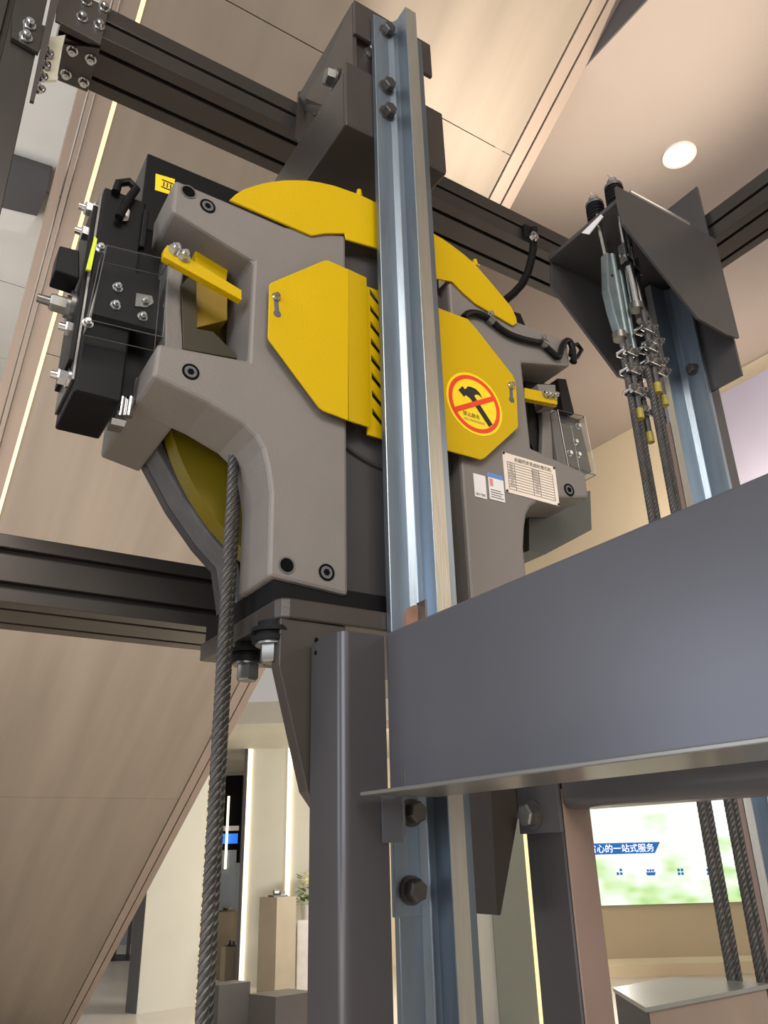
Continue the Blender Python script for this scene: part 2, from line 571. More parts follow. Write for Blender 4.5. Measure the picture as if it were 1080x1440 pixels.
# corner post at upper left and its joining plates
px0, px1 = P(0, 289, Y=YR - 0.14).x, 0
post_r = P(40, 140, Y=YR - 0.02).x
profile('frame_bar', 'z', 0.0, 3.36, post_r - 0.115, post_r - 0.005, YR - 0.06, YR + 0.05, 1, 1, 'upright black slotted corner bar at upper left edge')
pl = thing('corner_plate', P(120, 20, Y=YR - 0.006), 'brown joining plate with four bolts on the upright face of the upper bar', 'plate', 'bolted joining plates of the black frame')
q = [(106, -10), (153, 14), (142, 62), (78, 28), (82, -8)]
polyY(q, YR - 0.007, 0.006).build('plate', M_BROWN, pl, bevel=0.001)
for x, y in ((121, 3), (146, 12), (115, 26), (139, 37)):
    m = MB(); sock_bolt(m, P(x, y, Y=YR - 0.007), -UY, 0.0085, 0.012)
    m.build('bolt', M_CHR, pl, smooth=True)
pl2 = thing('corner_plate', P(110, 90, Z=ZT0), 'joining plate with four bolts under the upper bar near the corner post', 'plate', 'bolted joining plates of the black frame')
zz = ZT0 - 0.006
MB().prism([P(x, y, Z=zz) for x, y in ((90, 62), (141, 68), (123, 130), (81, 113))], (0, 0, 0.006)).build('plate', M_BROWN, pl2, bevel=0.001)
for x, y in ((102, 70), (128, 82), (93, 103), (118, 114)):
    m = MB(); sock_bolt(m, P(x, y, Z=zz), -UZ, 0.0085, 0.012)
    m.build('bolt', M_CHR, pl2, smooth=True)
br = thing('angle_connector', P(60, 80, X=post_r), 'pale angle connector with a row of four bolts beside the corner post', 'connector')
YA_ = YR - 0.045
aw = [P(x, y, Y=YA_) for x, y in ((70, 52), (92, 49), (88, 66), (80, 112), (60, 113))]
MB().prism(aw, (0, 0.006, 0)).build('web', mat('pale_alloy', (196, 190, 170), 0.4, 0.5), br)
st = [P(x, y, Y=YR - 0.10) for x, y in ((72, -4), (84, -4), (48, 143), (42, 141))]
MB().prism(st, (0, 0.006, 0)).build('strip', M_BROWN, br)
for x, y in ((69, 77), (65, 93), (61, 110), (57, 127)):
    m = MB(); sock_bolt(m, P(x, y, Y=YA_ - 0.001), V((-0.6, -0.8, 0)), 0.0075, 0.012)
    m.build('bolt', M_CHR, br, smooth=True)
pl3 = thing('corner_plate', P(38, 40, Y=YR - 0.068), 'dark joining plate with two bolts on the corner post at the left edge', 'plate', 'bolted joining plates of the black frame')
polyY([(18, 20), (68, 38), (54, 74), (16, 52)], YR - 0.07, 0.008).build('plate', M_PROF, pl3)
for x, y in ((41, 36), (36, 53)):
    m = MB(); sock_bolt(m, P(x, y, Y=YR - 0.07), -UY, 0.0085, 0.012)
    m.build('bolt', M_CHR, pl3, smooth=True)

# ------------------------------------------------------------------ the machine
mc = thing('traction_machine', (XC, YF + 0.1, ZB + 0.02), 'grey traction machine with yellow guards standing on the bed plate', 'machine')
mir = lambda p: V((2 * XC - p.x, p.y, p.z))
ARM = 0.09
left = [(246, 252), (331, 288), (400, 318), (487, 330), (487, 350), (487, 480), (487, 612), (490, 838), (378, 810), (379, 690), (376, 655), (370, 630), (360, 612), (345, 597), (296, 567), (215, 528), (222, 482), (255, 489), (350, 507), (357, 367), (326, 348), (242, 296)]
fl = [P(x, y, Y=YF) for x, y in left]
for k in (3, 4, 5, 6):
    fl[k].x = 0.497
fl[7].x = 0.497
fl[8].x = 0.3825; fl[9].x = 0.3815
# the two legs of the front frame are one casting: legs joined by the hidden bridge across the top
MB().prism(fl, (0, 0.10, 0)).build('front_frame', M_GREY, mc, bevel=0.005)
MB().prism([mir(p) for p in fl], (0, 0.10, 0)).build('front_frame', M_GREY, mc, bevel=0.005)
MB().box(0.49, 0.71, YF + 0.03, YF + 0.10, 2.40, 2.56).build('bridge', M_GREYD, mc, bevel=0.01)
# motor drum and the block under it, in the recess between the legs
MB().cyl((XC, YF + 0.022, 2.32), (XC, YF + 0.2, 2.32), 0.20, n=64).build('motor_drum', M_DRUM, mc, smooth=True, bevel=0.004)
MB().box(0.497, 0.703, YF + 0.03, YF + 0.24, 1.915, 2.2).build('motor_foot', M_DRUM, mc, bevel=0.004)
# deep ends of the middle arms, and feet running to the rear frame
for sgn in (0, 1):
    f = (lambda p: p) if sgn == 0 else mir
    md = [P(x, y, Y=YF + 0.098) for x, y in ((206, 502), (250, 512), (250, 560), (198, 556))]
    md = [V((0.215, YF + 0.09, 2.206)), V((0.275, YF + 0.09, 2.21)), V((0.275, YF + 0.09, 2.145)), V((0.215, YF + 0.09, 2.156))]
    MB().prism([f(p) for p in md], (0, 0.17, 0)).build('arm_end', M_GREY, mc, bevel=0.004)
    ft = [V((0.41, YF + 0.19, 1.917)), V((0.497, YF + 0.19, 1.917)), V((0.497, YF + 0.19, 1.955)), V((0.41, YF + 0.19, 1.955))]
    MB().prism([f(p) for p in ft], (0, 0.05, 0)).build('foot', M_GREYD, mc, bevel=0.003)
    # rear frame: curved flanged arm from the middle arm down to the foot
    YB = 1.10
    outer = [(186, 612), (205, 655), (238, 716), (276, 770), (303, 800), (312, 866)]
    inner = [(236, 606), (262, 655), (296, 705), (330, 752), (352, 790), (356, 850)]
    ro = [P(x, y, Y=YB) for x, y in outer]
    ri = [P(x + 8, y, Y=YB) for x, y in inner]
    for pth in (ro, ri):
        pth[-1].z = 1.93
        pth[-1].x = max(pth[-1].x, pth[-2].x)
    MB().prism([f(p) for p in ro] + [f(p) for p in reversed(ri)], (0, 0.02, 0)).build('rear_web', M_DRUM, mc)

    def rib(pth, wx, d0, d1, nm):
        a = [V((p.x, d0, p.z)) for p in pth]
        b = [V((p.x + wx, d0, p.z + wx * 0.4)) for p in pth]
        MB().prism([f(p) for p in a] + [f(p) for p in reversed(b)], (0, d1 - d0, 0)).build(nm, M_GREYD, mc, bevel=0.003)
    rib(ro, 0.014, 1.045, 1.10, 'rear_flange')
    rm = [P(x, y, Y=1.07) for x, y in ((231, 612), (244, 645), (268, 683), (298, 718), (322, 742), (334, 770))]
    rib(rm, 0.010, 1.06, 1.10, 'rear_rib')
    # upper rear column behind the brake arm
    bk = [(238, 345), (262, 360), (256, 400), (255, 440), (262, 500), (232, 494), (232, 430)]
    MB().prism([f(P(x, y, Y=YF + 0.05)) for x, y in bk], (0, 0.07, 0)).build('brake_arm', M_GREY, mc, bevel=0.003)
    yk = [V((0.235, 1.045, 2.19)), V((0.36, 1.045, 2.19)), V((0.36, 1.045, 2.46)), V((0.235, 1.045, 2.46))]
    MB().prism([f(p) for p in yk], (0, 0.02, 0)).build('window_shade_plate', M_RUB, mc)  # added black plate, stands in for shade inside the window
bar_ = [P(x, y, Y=YF + 0.101) for x, y in ((744, 722), (776, 700), (830, 690), (832, 745), (768, 779), (744, 774))]
MB().prism(bar_, (0, 0.06, 0)).build('rear_channel', mat('channel_green_grey', (74, 78, 72), 0.5), mc)
# rear plate closing the back of the casting
MB().cyl((XC, 1.10, ZC), (XC, 1.16, ZC), 0.27, n=64).build('rear_cover', M_GREYD, mc, smooth=True)
# sheave and brake disc
sv = MB()
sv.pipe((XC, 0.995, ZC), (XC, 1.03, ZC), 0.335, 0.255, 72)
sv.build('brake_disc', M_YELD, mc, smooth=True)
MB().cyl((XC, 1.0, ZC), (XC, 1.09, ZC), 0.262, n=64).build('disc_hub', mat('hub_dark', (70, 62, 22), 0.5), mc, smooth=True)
sg = MB()
for k in range(4):
    y = 0.925 + k * 0.018
    sg.pipe((XC, y, ZC), (XC, y + 0.006, ZC), 0.243, 0.12, 64)
sg.pipe((XC, 0.925, ZC), (XC, 0.998, ZC), 0.232, 0.12, 64)
sg.build('sheave', M_STEEL, mc, smooth=True)
# black felt pad between machine and plate
MB().box(0.392, 0.80, YF + 0.006, 1.10, ZB + 0.026, 1.917).build('rubber_pad', M_RUB, mc)
# round holes and socket bolts in the castings
for x, y in ((265, 270), (403, 795)):
    p = P(x, y, Y=YF)
    MB().pipe(p - UY * 0.0012, p + UY * 0.003, 0.0115, 0.0095, 24).build('hole_rim', M_GREYD, mc, smooth=True)
    MB().cyl(p - UY * 0.0006, p + UY * 0.002, 0.0098, n=24).build('drilled_hole', M_SLOT, mc)
for x, y in ((292, 290), (268, 523), (459, 805), (800, 689)):
    p = P(x, y, Y=YF)
    b = MB().pipe(p - UY * 0.0014, p + UY * 0.002, 0.0115, 0.0088, 24).build('socket_ring', M_SLOT, mc, smooth=True)
    MB().cyl(p - UY * 0.001, p + UY * 0.002, 0.0086, 0.0086, n=20).build('socket_head', M_GREYD, mc)
    MB().cyl(p - UY * 0.0016, p + UY * 0.001, 0.0048, n=6).build('hex_recess', M_SLOT, mc)

# yellow guards
top = [(323, 281), (332, 272.6), (343, 266), (355, 262), (368, 258), (381, 255.5), (398, 253.4), (415, 253), (433, 253.6), (449, 256), (470, 260.7), (504, 272.6), (545, 292), (606, 326), (622, 335), (636, 345), (652, 357), (668, 371), (682, 387), (697, 404.6), (710, 420), (719.6, 432), (726, 446), (727.5, 454), (722, 458), (670.6, 428), (652, 412), (636.5, 396), (606, 390), (534, 350), (487.4, 336.5), (485, 328), (457.6, 328), (438.5, 331)]
polyY(top, YF - 0.0045, 0.004).build('upper_guard', M_YEL, mc, bevel=0.0012)
for x, y in ((505, 271), (668, 369)):
    p = P(x, y, Y=YF + 0.012)
    MB().cyl(p - UZ * 0.01, p + UZ * 0.005, 0.006, 0.004, n=14).build('lifting_stud', M_YEL, mc, smooth=True)
YG = YF - 0.014
lg = [(379, 400), (382, 397), (456, 366), (462, 366), (490, 378.5), (490, 591), (455, 577.5), (449, 573), (378, 477), (377, 473)]
g = polyY(lg, YG, 0.003).build('left_guard', M_YEL, mc, bevel=0.001)
e0, e1 = P(490, 378.5, Y=YG), P(490, 591, Y=YG)
f0, f1 = P(516.5, 391, Y=YG + 0.012), P(518, 600, Y=YG + 0.012)
f0.x = f1.x = (f0.x + f1.x) / 2
e0.x = e1.x = (e0.x + e1.x) / 2
MB().prism([e0, f0, f1, e1], (0, 0.003, 0)).build('left_guard_fold', M_YEL, mc)
# middle guard strip with slots (a real grille: frame bars between slots)
ms = [P(517, 403, Y=YF + 0.004), P(575, 423, Y=YF + 0.004), P(575, 632, Y=YF + 0.004), P(517, 611, Y=YF + 0.004)]
gx0, gx1 = P(515, 500, Y=YF + 0.004).x, 0.68
gz1, gz0 = ms[0].z, ms[3].z
mg = MB()
ns = 8
pitch = (gz1 - gz0) / (ns + 0.6)
sx0, sx1 = gx0 + 0.009, gx0 + 0.046
mg.box(gx0, sx0, YF + 0.004, YF + 0.007, gz0, gz1)
mg.box(sx1, gx1, YF + 0.004, YF + 0.007, gz0, gz1)
zs = gz0
sk = -0.034
for k in range(ns + 1):
    zc = gz0 + pitch * (k + 0.8)
    lo = zs
    hi = zc - 0.0062 if k < ns else gz1
    mg.prism([V((sx0, YF + 0.004, lo - (sk / 2 if k else 0))), V((sx1, YF + 0.004, lo + (sk / 2 if k else 0))), V((sx1, YF + 0.004, hi + (sk / 2 if k < ns else 0))), V((sx0, YF + 0.004, hi - (sk / 2 if k < ns else 0)))], (0, 0.003, 0))
    zs = zc + 0.0062
mg.build('middle_guard', M_YEL, mc)
rg = [(545, 396), (613, 431.5), (653, 446.5), (658, 448.5), (670, 462), (721, 527), (724, 533), (726.5, 545), (729, 598), (728, 602), (682, 644), (676, 646), (624, 632), (560, 606)]
polyY(rg, YG, 0.003).build('right_guard', M_YEL, mc, bevel=0.001)
for x, y, x2, y2 in ((388, 421, 390, 441), (718.5, 545, 719.5, 562)):
    p, q = P(x, y, Y=YG - 0.0004), P(x2, y2, Y=YG - 0.0004)
    m = MB().cyl(q - UY * 0.0003, q + UY * 0.002, 0.0058, n=18)
    m.prism([p + UX * -0.0035, p + UX * 0.0035, q + UX * 0.0035, q + UX * -0.0035], (0, 0.002, 0))
    m.build('keyhole_slot', M_GREYD, mc)
    m = MB()
    p = p + UZ * 0.004
    sock_bolt(m, p, -UY, 0.0048, 0.007)
    m.build('guard_screw', M_CHR, mc, smooth=True)

# no-hammer sticker on the right guard
sc = P(667.5, 568, Y=YG - 0.0006)
sw = (P(706, 568, Y=YG).x - P(630, 568, Y=YG).x) / 2
ys = lambda k: V((sc.x, YG - 0.0006 - 0.00025 * k, sc.z))
st = MB().cyl(ys(0), ys(0) + UY * 0.0004, sw, n=64).build('sticker', M_LAB, mc)
MB().pipe(ys(1), ys(1) + UY * 0.0003, sw * 0.92, sw * 0.79, 64).build('red_ring', M_RED, st)
hm = MB()
hp = [(-.52, .30), (-.38, .44), (-.30, .34), (-.22, .40), (-.20, .46), (-.06, .50), (.10, .48), (.24, .40), (.32, .24), (.18, .32), (.06, .30), (.02, .24), (.52, -.58), (.36, -.66), (-.10, .16), (-.20, .14), (-.26, .12), (-.34, .06)]
hp = [(-.56, .28), (-.40, .46), (-.33, .38), (-.25, .44), (-.22, .51), (-.10, .53), (.06, .52), (.20, .44), (.30, .28), (.16, .35), (.05, .32), (.0, .26), (.60, -.50), (.46, -.62), (-.14, .12), (-.22, .16), (-.30, .20), (-.37, .12)]
hm.prism([ys(2) + UX * (a * sw) + UZ * (b * sw) for a, b in hp], (0, 0.0002, 0)).build('hammer_symbol', M_INK, st)
sl = []
d1, d2 = V((0.80, 0, 0.44)).normalized(), V((-0.44, 0, 0.80)).normalized()
for a, b in ((-.85, -.075), (.85, -.075), (.85, .075), (-.85, .075)):
    sl.append(ys(3) + d1 * (a * sw) + d2 * (b * sw))
MB().prism(sl, (0, 0.0002, 0)).build('red_bar', M_RED, st)
text_obj('禁止敲击', 'sticker_text', M_INK, st, ys(2) + UX * (-.16 * sw) - UZ * (.42 * sw), UX, UZ, sw * 0.15)
text_obj('NO KNOCKING', 'sticker_text', M_INKG, st, ys(2) + UX * (-.06 * sw) - UZ * (.58 * sw), UX, UZ, sw * 0.10)

# rating plate and two stickers
def quadplate(name, px, Y, m, parent, th=0.0008):
    return MB().prism([P(x, y, Y=Y) for x, y in px], (0, th, 0)).build(name, m, parent)


YN = YF - 0.0012
npx = [(706, 636), (780, 656), (787, 711), (712, 692)]
nc = [P(x, y, Y=YN) for x, y in npx]
nx0, nx1 = (nc[0].x + nc[3].x) / 2, (nc[1].x + nc[2].x) / 2
nz1, nz0 = (nc[0].z + nc[1].z) / 2, (nc[2].z + nc[3].z) / 2
npl = MB().box(nx0, nx1, YN, YN + 0.001, nz0, nz1).build('rating_plate', M_PLATE, mc)
ln = MB()
W, H = nx1 - nx0, nz1 - nz0
for k in range(11):
    z = nz0 + H * (0.10 + 0.068 * k)
    ln.box(nx0 + W * 0.07, nx1 - W * 0.07, YN - 0.0004, YN, z - 0.0004, z + 0.0004)
for u in (0.07, 0.2, 0.53, 0.66, 0.93):
    ln.box(nx0 + W * u - 0.0004, nx0 + W * u + 0.0004, YN - 0.0004, YN, nz0 + H * 0.10, nz0 + H * 0.78)
ln.build('table_lines', M_INKG, npl)
text_obj('永磁同步无齿轮曳引机', 'plate_heading', M_INK, npl, (nx0 + W * 0.56, YN - 0.0004, nz0 + H * 0.875), UX, UZ, H * 0.115)
for i, (a, b) in enumerate((('型号', '额定电压'), ('载重', '额定电流'), ('速度', '额定功率'), ('绕绳比', '额定频率'), ('绝缘等级', '防护等级'), ('额定转矩', '工作制'), ('极数', '重量'), ('编号', '日期'), ('制动器', '标准'))):
    z = nz0 + H * (0.745 - 0.068 * i)
    text_obj(a, 'plate_entry', M_INKG, npl, (nx0 + W * 0.135, YN - 0.0004, z), UX, UZ, H * 0.05)
    text_obj(b, 'plate_entry', M_INKG, npl, (nx0 + W * 0.595, YN - 0.0004, z), UX, UZ, H * 0.05)
for u, w in ((0.02, 0.97), (0.98, 0.97), (0.02, 0.03), (0.98, 0.03)):
    p = V((nx0 + W * u, YN, nz0 + H * w))
    MB().cyl(p - UY * 0.0014, p, 0.0022, n=10).build('rivet', M_INK, npl)
spx = [P(665.5, 665, Y=YN), P(685, 701, Y=YN)]
s1 = MB().box(spx[0].x, spx[1].x, YN, YN + 0.0008, P(669, 698, Y=YN).z, P(667, 665.5, Y=YN).z).build('white_sticker', M_PAPER, mc)
s1w = spx[1].x - spx[0].x
text_obj('8017282', 'sticker_text', M_INK, s1, ((spx[0].x + spx[1].x) / 2, YN - 0.0003, P(669, 698, Y=YN).z + 0.005), UX, UZ, s1w * 0.22)
x0, x1 = P(686, 665, Y=YN).x, P(709, 690, Y=YN).x
z1, z0 = P(686, 664, Y=YN).z, P(688, 701, Y=YN).z
s2 = MB().box(x0, x1, YN, YN + 0.0008, z0, z1).build('blue_headed_sticker', M_PAPER, mc)
MB().box(x0, x1, YN - 0.0004, YN, z1 - (z1 - z0) * 0.17, z1).build('header_band', M_BLUE, s2)
m = MB()
for k in range(4):
    z = z0 + (z1 - z0) * (0.08 + 0.09 * k)
    m.box(x0 + 0.003, x1 - 0.003 - 0.004 * (k % 2), YN - 0.0004, YN, z, z + 0.0016)
m.build('text_lines', M_INKG, s2)
m = MB().box(x0 + 0.002, x0 + 0.009, YN - 0.0004, YN, z0 + (z1 - z0) * 0.5, z0 + (z1 - z0) * 0.78)
m.build('red_mark', mat('faded_red', (196, 140, 130), 0.5), s2)

# brake levers
def bar(px, Y, d, nm, m):
    return MB().prism([P(x, y, Y=Y) for x, y in px], (0, d, 0)).build(nm, m, mc, bevel=0.0008)


lv1 = bar([(231, 350), (236, 344), (340, 408), (340, 422), (230, 361)], YF + 0.004, 0.012, 'brake_lever', M_YEL)
for x, y in ((246, 352), (258, 361)):
    m = MB(); m.hexbolt(P(x, y, Y=YF + 0.004), -UY, 0.0075, 0.008, stub=0.004)
    m.build('lever_nut', M_CHR, lv1, smooth=True)
bar([(275, 350), (286, 345), (322, 372), (318, 398), (276, 376)], YF + 0.045, 0.03, 'lever_block', M_YEL)
bar([(255, 400), (276, 378), (277, 462), (300, 466), (338, 505), (258, 491)], YF + 0.045, 0.008, 'disc_shade_sheet', mat('shaded_disc_olive', (46, 39, 14), 0.5))  # dark olive sheet added for the shaded disc edge in the window
bar([(272, 380), (320, 398), (320, 450), (272, 462)], YF + 0.055, 0.05, 'brake_block', mat('brake_block_yellow', (140, 110, 12), 0.45))
lv2 = bar([(738, 545), (784, 555), (784, 569), (738, 560)], YF + 0.004, 0.012, 'brake_lever', M_YEL)
for x, y in ((766, 555), (772, 556), (779, 557)):
    m = MB(); m.hexbolt(P(x, y, Y=YF + 0.004), -UY, 0.006, 0.007, stub=0.003)
    m.build('lever_nut', M_CHR, lv2, smooth=True)
bar([(756, 540), (781, 541), (783, 572), (764, 574)], YF + 0.02, 0.02, 'lever_block', M_GREY)
bar([(738, 536), (772, 540), (774, 580), (785, 655), (757, 645), (744, 620)], YF + 0.06, 0.03, 'sheave_shade_sheet', M_BLACK)  # black sheet added where the sheave lies in shadow
bar([(773, 575), (783, 577), (800, 668), (787, 662)], YF + 0.05, 0.03, 'lining_carrier', M_GREY)

# left brake coil: black body, clear cover, spring nuts
YK = 0.92
bt = [P(x, y, Y=YK) for x, y in ((150, 263), (204, 292), (172, 567), (101, 549))]
kx0, kx1 = (bt[0].x + bt[3].x) / 2, (bt[1].x + bt[2].x) / 2
kz1, kz0 = bt[0].z, (bt[3].z + bt[2].z) / 2
bkb = MB().box(kx0, kx1, YK, YK + 0.115, kz0, kz1).build('brake_coil_body', M_BLACK, mc, bevel=0.003)
MB().box(kx0 - 0.004, kx0, YK + 0.006, YK + 0.11, kz0 + 0.02, kz1 - 0.01).build('end_plate', M_ZINC, bkb, bevel=0.001)
MB().box(kx0 - 0.010, kx0 - 0.004, YK + 0.01, YK + 0.1, kz0 + 0.05, kz1 - 0.03).build('armature_plate', M_BLACK, bkb, bevel=0.001)
for fz in (0.10, 0.32, 0.80, 0.93):
    p = V((kx0 - 0.004, YK + 0.03, kz0 + (kz1 - kz0) * fz))
    m = MB(); m.hexbolt(p, -UX, 0.011, 0.012, stub=0.008)
    m.build('bolt', M_CHR, bkb, smooth=True)
p = P(106, 435, Y=YK + 0.05)
m = MB(); m.cyl(V((kx0 - 0.006, p.y, p.z)), V((kx0 - 0.016, p.y, p.z)), 0.024, n=24); m.hexbolt(V((kx0 - 0.016, p.y, p.z)), -UX, 0.013, 0.02, stub=0.016)
m.build('adjuster_bolt', M_ZINC, bkb, smooth=True)
cb0 = [P(x, y, Y=YK + 0.01) for x, y in ((84, 345), (112, 352), (112, 392), (77, 380))]
MB().prism(cb0, (0, 0.04, 0)).build('connector_block', M_BLACK, bkb, bevel=0.002)
MB().prism([P(x, y, Y=YK - 0.003) for x, y in ((133, 332), (137, 336), (128, 380), (121, 378))], (0, 0.004, 0)).build('yellow_label', mat('lime_label', (206, 220, 40), 0.4), bkb)
MB().box(kx1 - 0.002, 0.262, YK + 0.035, YK + 0.11, kz0 + 0.03, kz1 - 0.06).build('coil_core', M_BLACK, bkb)
# lower springs of the brake
for x in (172, 184):
    p, q2 = P(x, 560, Y=YK + 0.02), P(x - 4, 586, Y=YK + 0.02)
    MB().cyl(p, q2, 0.006, n=12).build('spring_pin', M_CHR, bkb, smooth=True)
MB().prism([P(x, y, Y=YK + 0.01) for x, y in ((158, 587), (178, 592), (175, 600), (156, 596))], (0, 0.02, 0)).build('spring_clip', M_ZINC, bkb)
# gland and cable at its head
gp = P(176, 266, Y=YK - 0.006)
MB().tube([gp + V((-0.012, 0, -0.012)), gp + V((-0.01, 0, 0.006)), gp + V((0.004, -0.002, 0.014)), gp + V((0.014, -0.004, 0.004)), gp + V((0.006, -0.006, -0.02)), gp + V((-0.004, -0.006, -0.06))], 0.0062, 10).build('cable_loop', M_BLACK, bkb, smooth=True)
p = P(174, 306, Y=YK - 0.008)
MB().cyl(p, p + V((0.001, 0, 0.013)), 0.0066, n=14).build('cable_ferrule', M_PAPER, bkb, smooth=True)
MB().box(kx0 + 0.055, kx1 + 0.004, YK - 0.01, YK, P(190, 350, Y=YK).z, P(190, 295, Y=YK).z).build('terminal_lid', M_BLACK, bkb, bevel=0.002)


def clear_cover(px, Y, depth, th, nm):
    """open-backed clear box: front sheet and four sides"""
    pts = [P(x, y, Y=Y) for x, y in px]
    m = MB()
    m.prism(pts, (0, th, 0))
    n = len(pts)
    cen = sum(pts, V((0, 0, 0))) / n
    for i in range(n):
        a, b = pts[i], pts[(i + 1) % n]
        ia, ib = a + (cen - a).normalized() * th, b + (cen - b).normalized() * th
        s = V((0, th + 0.0003, 0))
        m.prism([a + s, b + s, ib + s, ia + s], (0, depth, 0))
    return m.build(nm, M_CLEAR, mc)


cv = clear_cover([(150, 345), (238, 366), (229, 474), (127, 450)], YF + 0.012, 0.035, 0.0025, 'clear_cover')
for x, y in ((141, 350), (123, 455), (165, 405), (162, 430), (203, 425), (200, 446)):
    m = MB(); m.hexbolt(P(x, y, Y=YF + 0.02 if x < 150 else YK - 0.0125), -UY, 0.0055, 0.006, stub=0.003)
    m.build('cover_screw', M_CHR, cv, smooth=True)
MB().prism([P(x, y, Y=YF + 0.045) for x, y in ((192, 412), (214, 416), (216, 426), (206, 432), (190, 430))], (0, 0.006, 0)).build('switch_bracket', M_ZINC, cv)
def edge_rim(px, Y, depth, parent):
    pts = [P(x, y, Y=Y) for x, y in px]
    m = MB()
    for k in range(4):
        a, b = pts[k], pts[(k + 1) % 4]
        m.tube([a, b], 0.0007, 6)
        m.tube([a, a + UY * depth], 0.0007, 6)
        m.tube([a + UY * depth, b + UY * depth], 0.0007, 6)
    return m.build('edge_glint', M_ZINC, parent)  # thin metal tubes stand in for the bright glint of the acrylic edges


edge_rim([(150, 345), (238, 366), (229, 474), (127, 450)], YF + 0.012, 0.036, cv)
bdp = MB().prism([P(x, y, Y=YK - 0.012) for x, y in ((140, 372), (226, 394), (219, 464), (127, 440))], (0, 0.01, 0)).build('switch_plate', M_BLACK, mc)
cv2 = clear_cover([(784, 576), (822, 586), (838, 668), (800, 660)], YF + 0.03, 0.035, 0.0025, 'clear_cover')
edge_rim([(784, 576), (822, 586), (838, 668), (800, 660)], YF + 0.03, 0.036, cv2)
bar([(784, 580), (815, 590), (832, 664), (800, 654)], YF + 0.075, 0.06, 'switch_body', mat('switch_dark', (58, 54, 52), 0.5))
for x, y in ((808, 622), (812, 640), (800, 638), (812, 600)):
    m = MB(); m.hexbolt(P(x, y, Y=YF + 0.075), -UY, 0.005, 0.006)
    m.build('cover_screw', M_CHR, cv2, smooth=True)
bar([(784, 532), (796, 533), (808, 582), (792, 578)], YF + 0.06, 0.05, 'brake_coil_body', M_BLACK)
# terminal box behind the left head, with its yellow label
tb = [P(x, y, Y=1.05) for x, y in ((206, 214), (335, 273), (335, 340), (190, 300))]
tx0, tz1, tz0 = P(208, 215, Y=1.05).x, P(208, 215, Y=1.05).z, P(190, 295, Y=1.05).z - 0.03
tbo = MB().box(tx0, tx0 + 0.27, 1.05, 1.16, tz0, tz1).build('terminal_box', M_BLACK, mc, bevel=0.002)
lp = [P(x, y, Y=1.0494) for x, y in ((219, 244), (246, 252), (244, 275), (218, 267))]
lb = MB().prism(lp, (0, 0.0005, 0)).build('yellow_label', M_LAB, tbo)
lu = (lp[1] - lp[0]).normalized()
lc = (lp[0] + lp[1] + lp[2] + lp[3]) / 4 - V((0, 0.0008, 0)) + UX * 0.004
m = MB()
for k, w in ((0.008, 0.010), (-0.008, 0.010)):
    m.box(lc.x - w, lc.x + w, lc.y, lc.y + 0.0003, lc.z + k - 0.001, lc.z + k + 0.001)
for a in (-0.006, 0.0, 0.006):
    m.box(lc.x + a - 0.001, lc.x + a + 0.001, lc.y, lc.y + 0.0003, lc.z - 0.005, lc.z + 0.005)
m.build('printed_marks', M_INK, lb)

# cable run over the right shoulder with two clamps
cpx = [(652, 446), (658, 441), (668, 440), (680, 444), (690, 450), (702, 461), (716, 470), (732, 476), (748, 480), (762, 483), (772, 492), (784, 502), (788, 497), (791, 486), (797, 479), (803, 483), (806, 496), (807, 510)]
cpts = [P(x, y, Y=YF - 0.007) for x, y in cpx]
sm = []
for i in range(len(cpts) - 1):
    p0, p1, p2, p3 = cpts[max(i - 1, 0)], cpts[i], cpts[i + 1], cpts[min(i + 2, len(cpts) - 1)]
    for k in range(4):
        t = k / 4
        sm.append(0.5 * ((2 * p1) + (p2 - p0) * t + (2 * p0 - 5 * p1 + 4 * p2 - p3) * t * t + (3 * p1 - p0 - 3 * p2 + p3) * t ** 3))
sm.append(cpts[-1])
MB().tube(sm, 0.006, 10).build('sensor_cable', M_BLACK, mc, smooth=True)
lpx = [(803, 508), (812, 502), (818, 492), (812, 484), (804, 487), (802, 500)]
MB().tube([P(x, y, Y=YF - 0.006) for x, y in lpx], 0.004, 10).build('cable_coil', M_BLACK, mc, smooth=True)
for x, y, a in ((690, 450, 0.6), (764, 483, 0.3)):
    p = P(x, y, Y=YF - 0.007)
    t = V((math.cos(a), 0, -math.sin(a) * 0.6)).normalized()
    c = MB().cyl(p - t * 0.006, p + t * 0.006, 0.009, n=16).build('cable_clamp', M_ZINC, mc, smooth=True)
    m = MB(); m.hexbolt(p + UZ * 0.012 - UY * 0.001, -UY, 0.005, 0.005)
    m.build('clamp_screw', M_CHR, c, smooth=True)
bar([(716, 436), (732, 441), (741, 462), (724, 456)], YF + 0.03, 0.04, 'encoder_block', M_BLACK)

# ------------------------------------------------------------------ ropes
def rope(p0, p1, R, pitch, label, cat='rope', group=None, name='wire_rope', strands=8, per=9, ns=5):
    p0, p1 = V(p0), V(p1)
    u, w, t = basis(p1 - p0)
    L = (p1 - p0).length
    n = max(6, int(L / pitch * per))
    m = MB()
    for s in range(strands):
        path = []
        for i in range(n + 1):
            a = 2 * math.pi * (s / strands + (L * i / n) / pitch)
            path.append(p0 + t * (L * i / n) + (u * math.cos(a) + w * math.sin(a)) * (R * 0.70))
        m.tube(path, R * 0.31, ns)
    o = m.build(name, M_ROPE, smooth=True)
    return tag(o, label, cat, group)


rope((0.358, 0.938, 0.02), (0.358, 0.938, ZC + 0.02), 0.0078, 0.040, 'front steel wire rope hanging down from the sheave past the bed plate', group='traction ropes')
rope((0.373, 0.963, 0.02), (0.373, 0.963, ZC + 0.02), 0.0078, 0.040, 'second steel wire rope just behind the front traction rope', group='traction ropes')

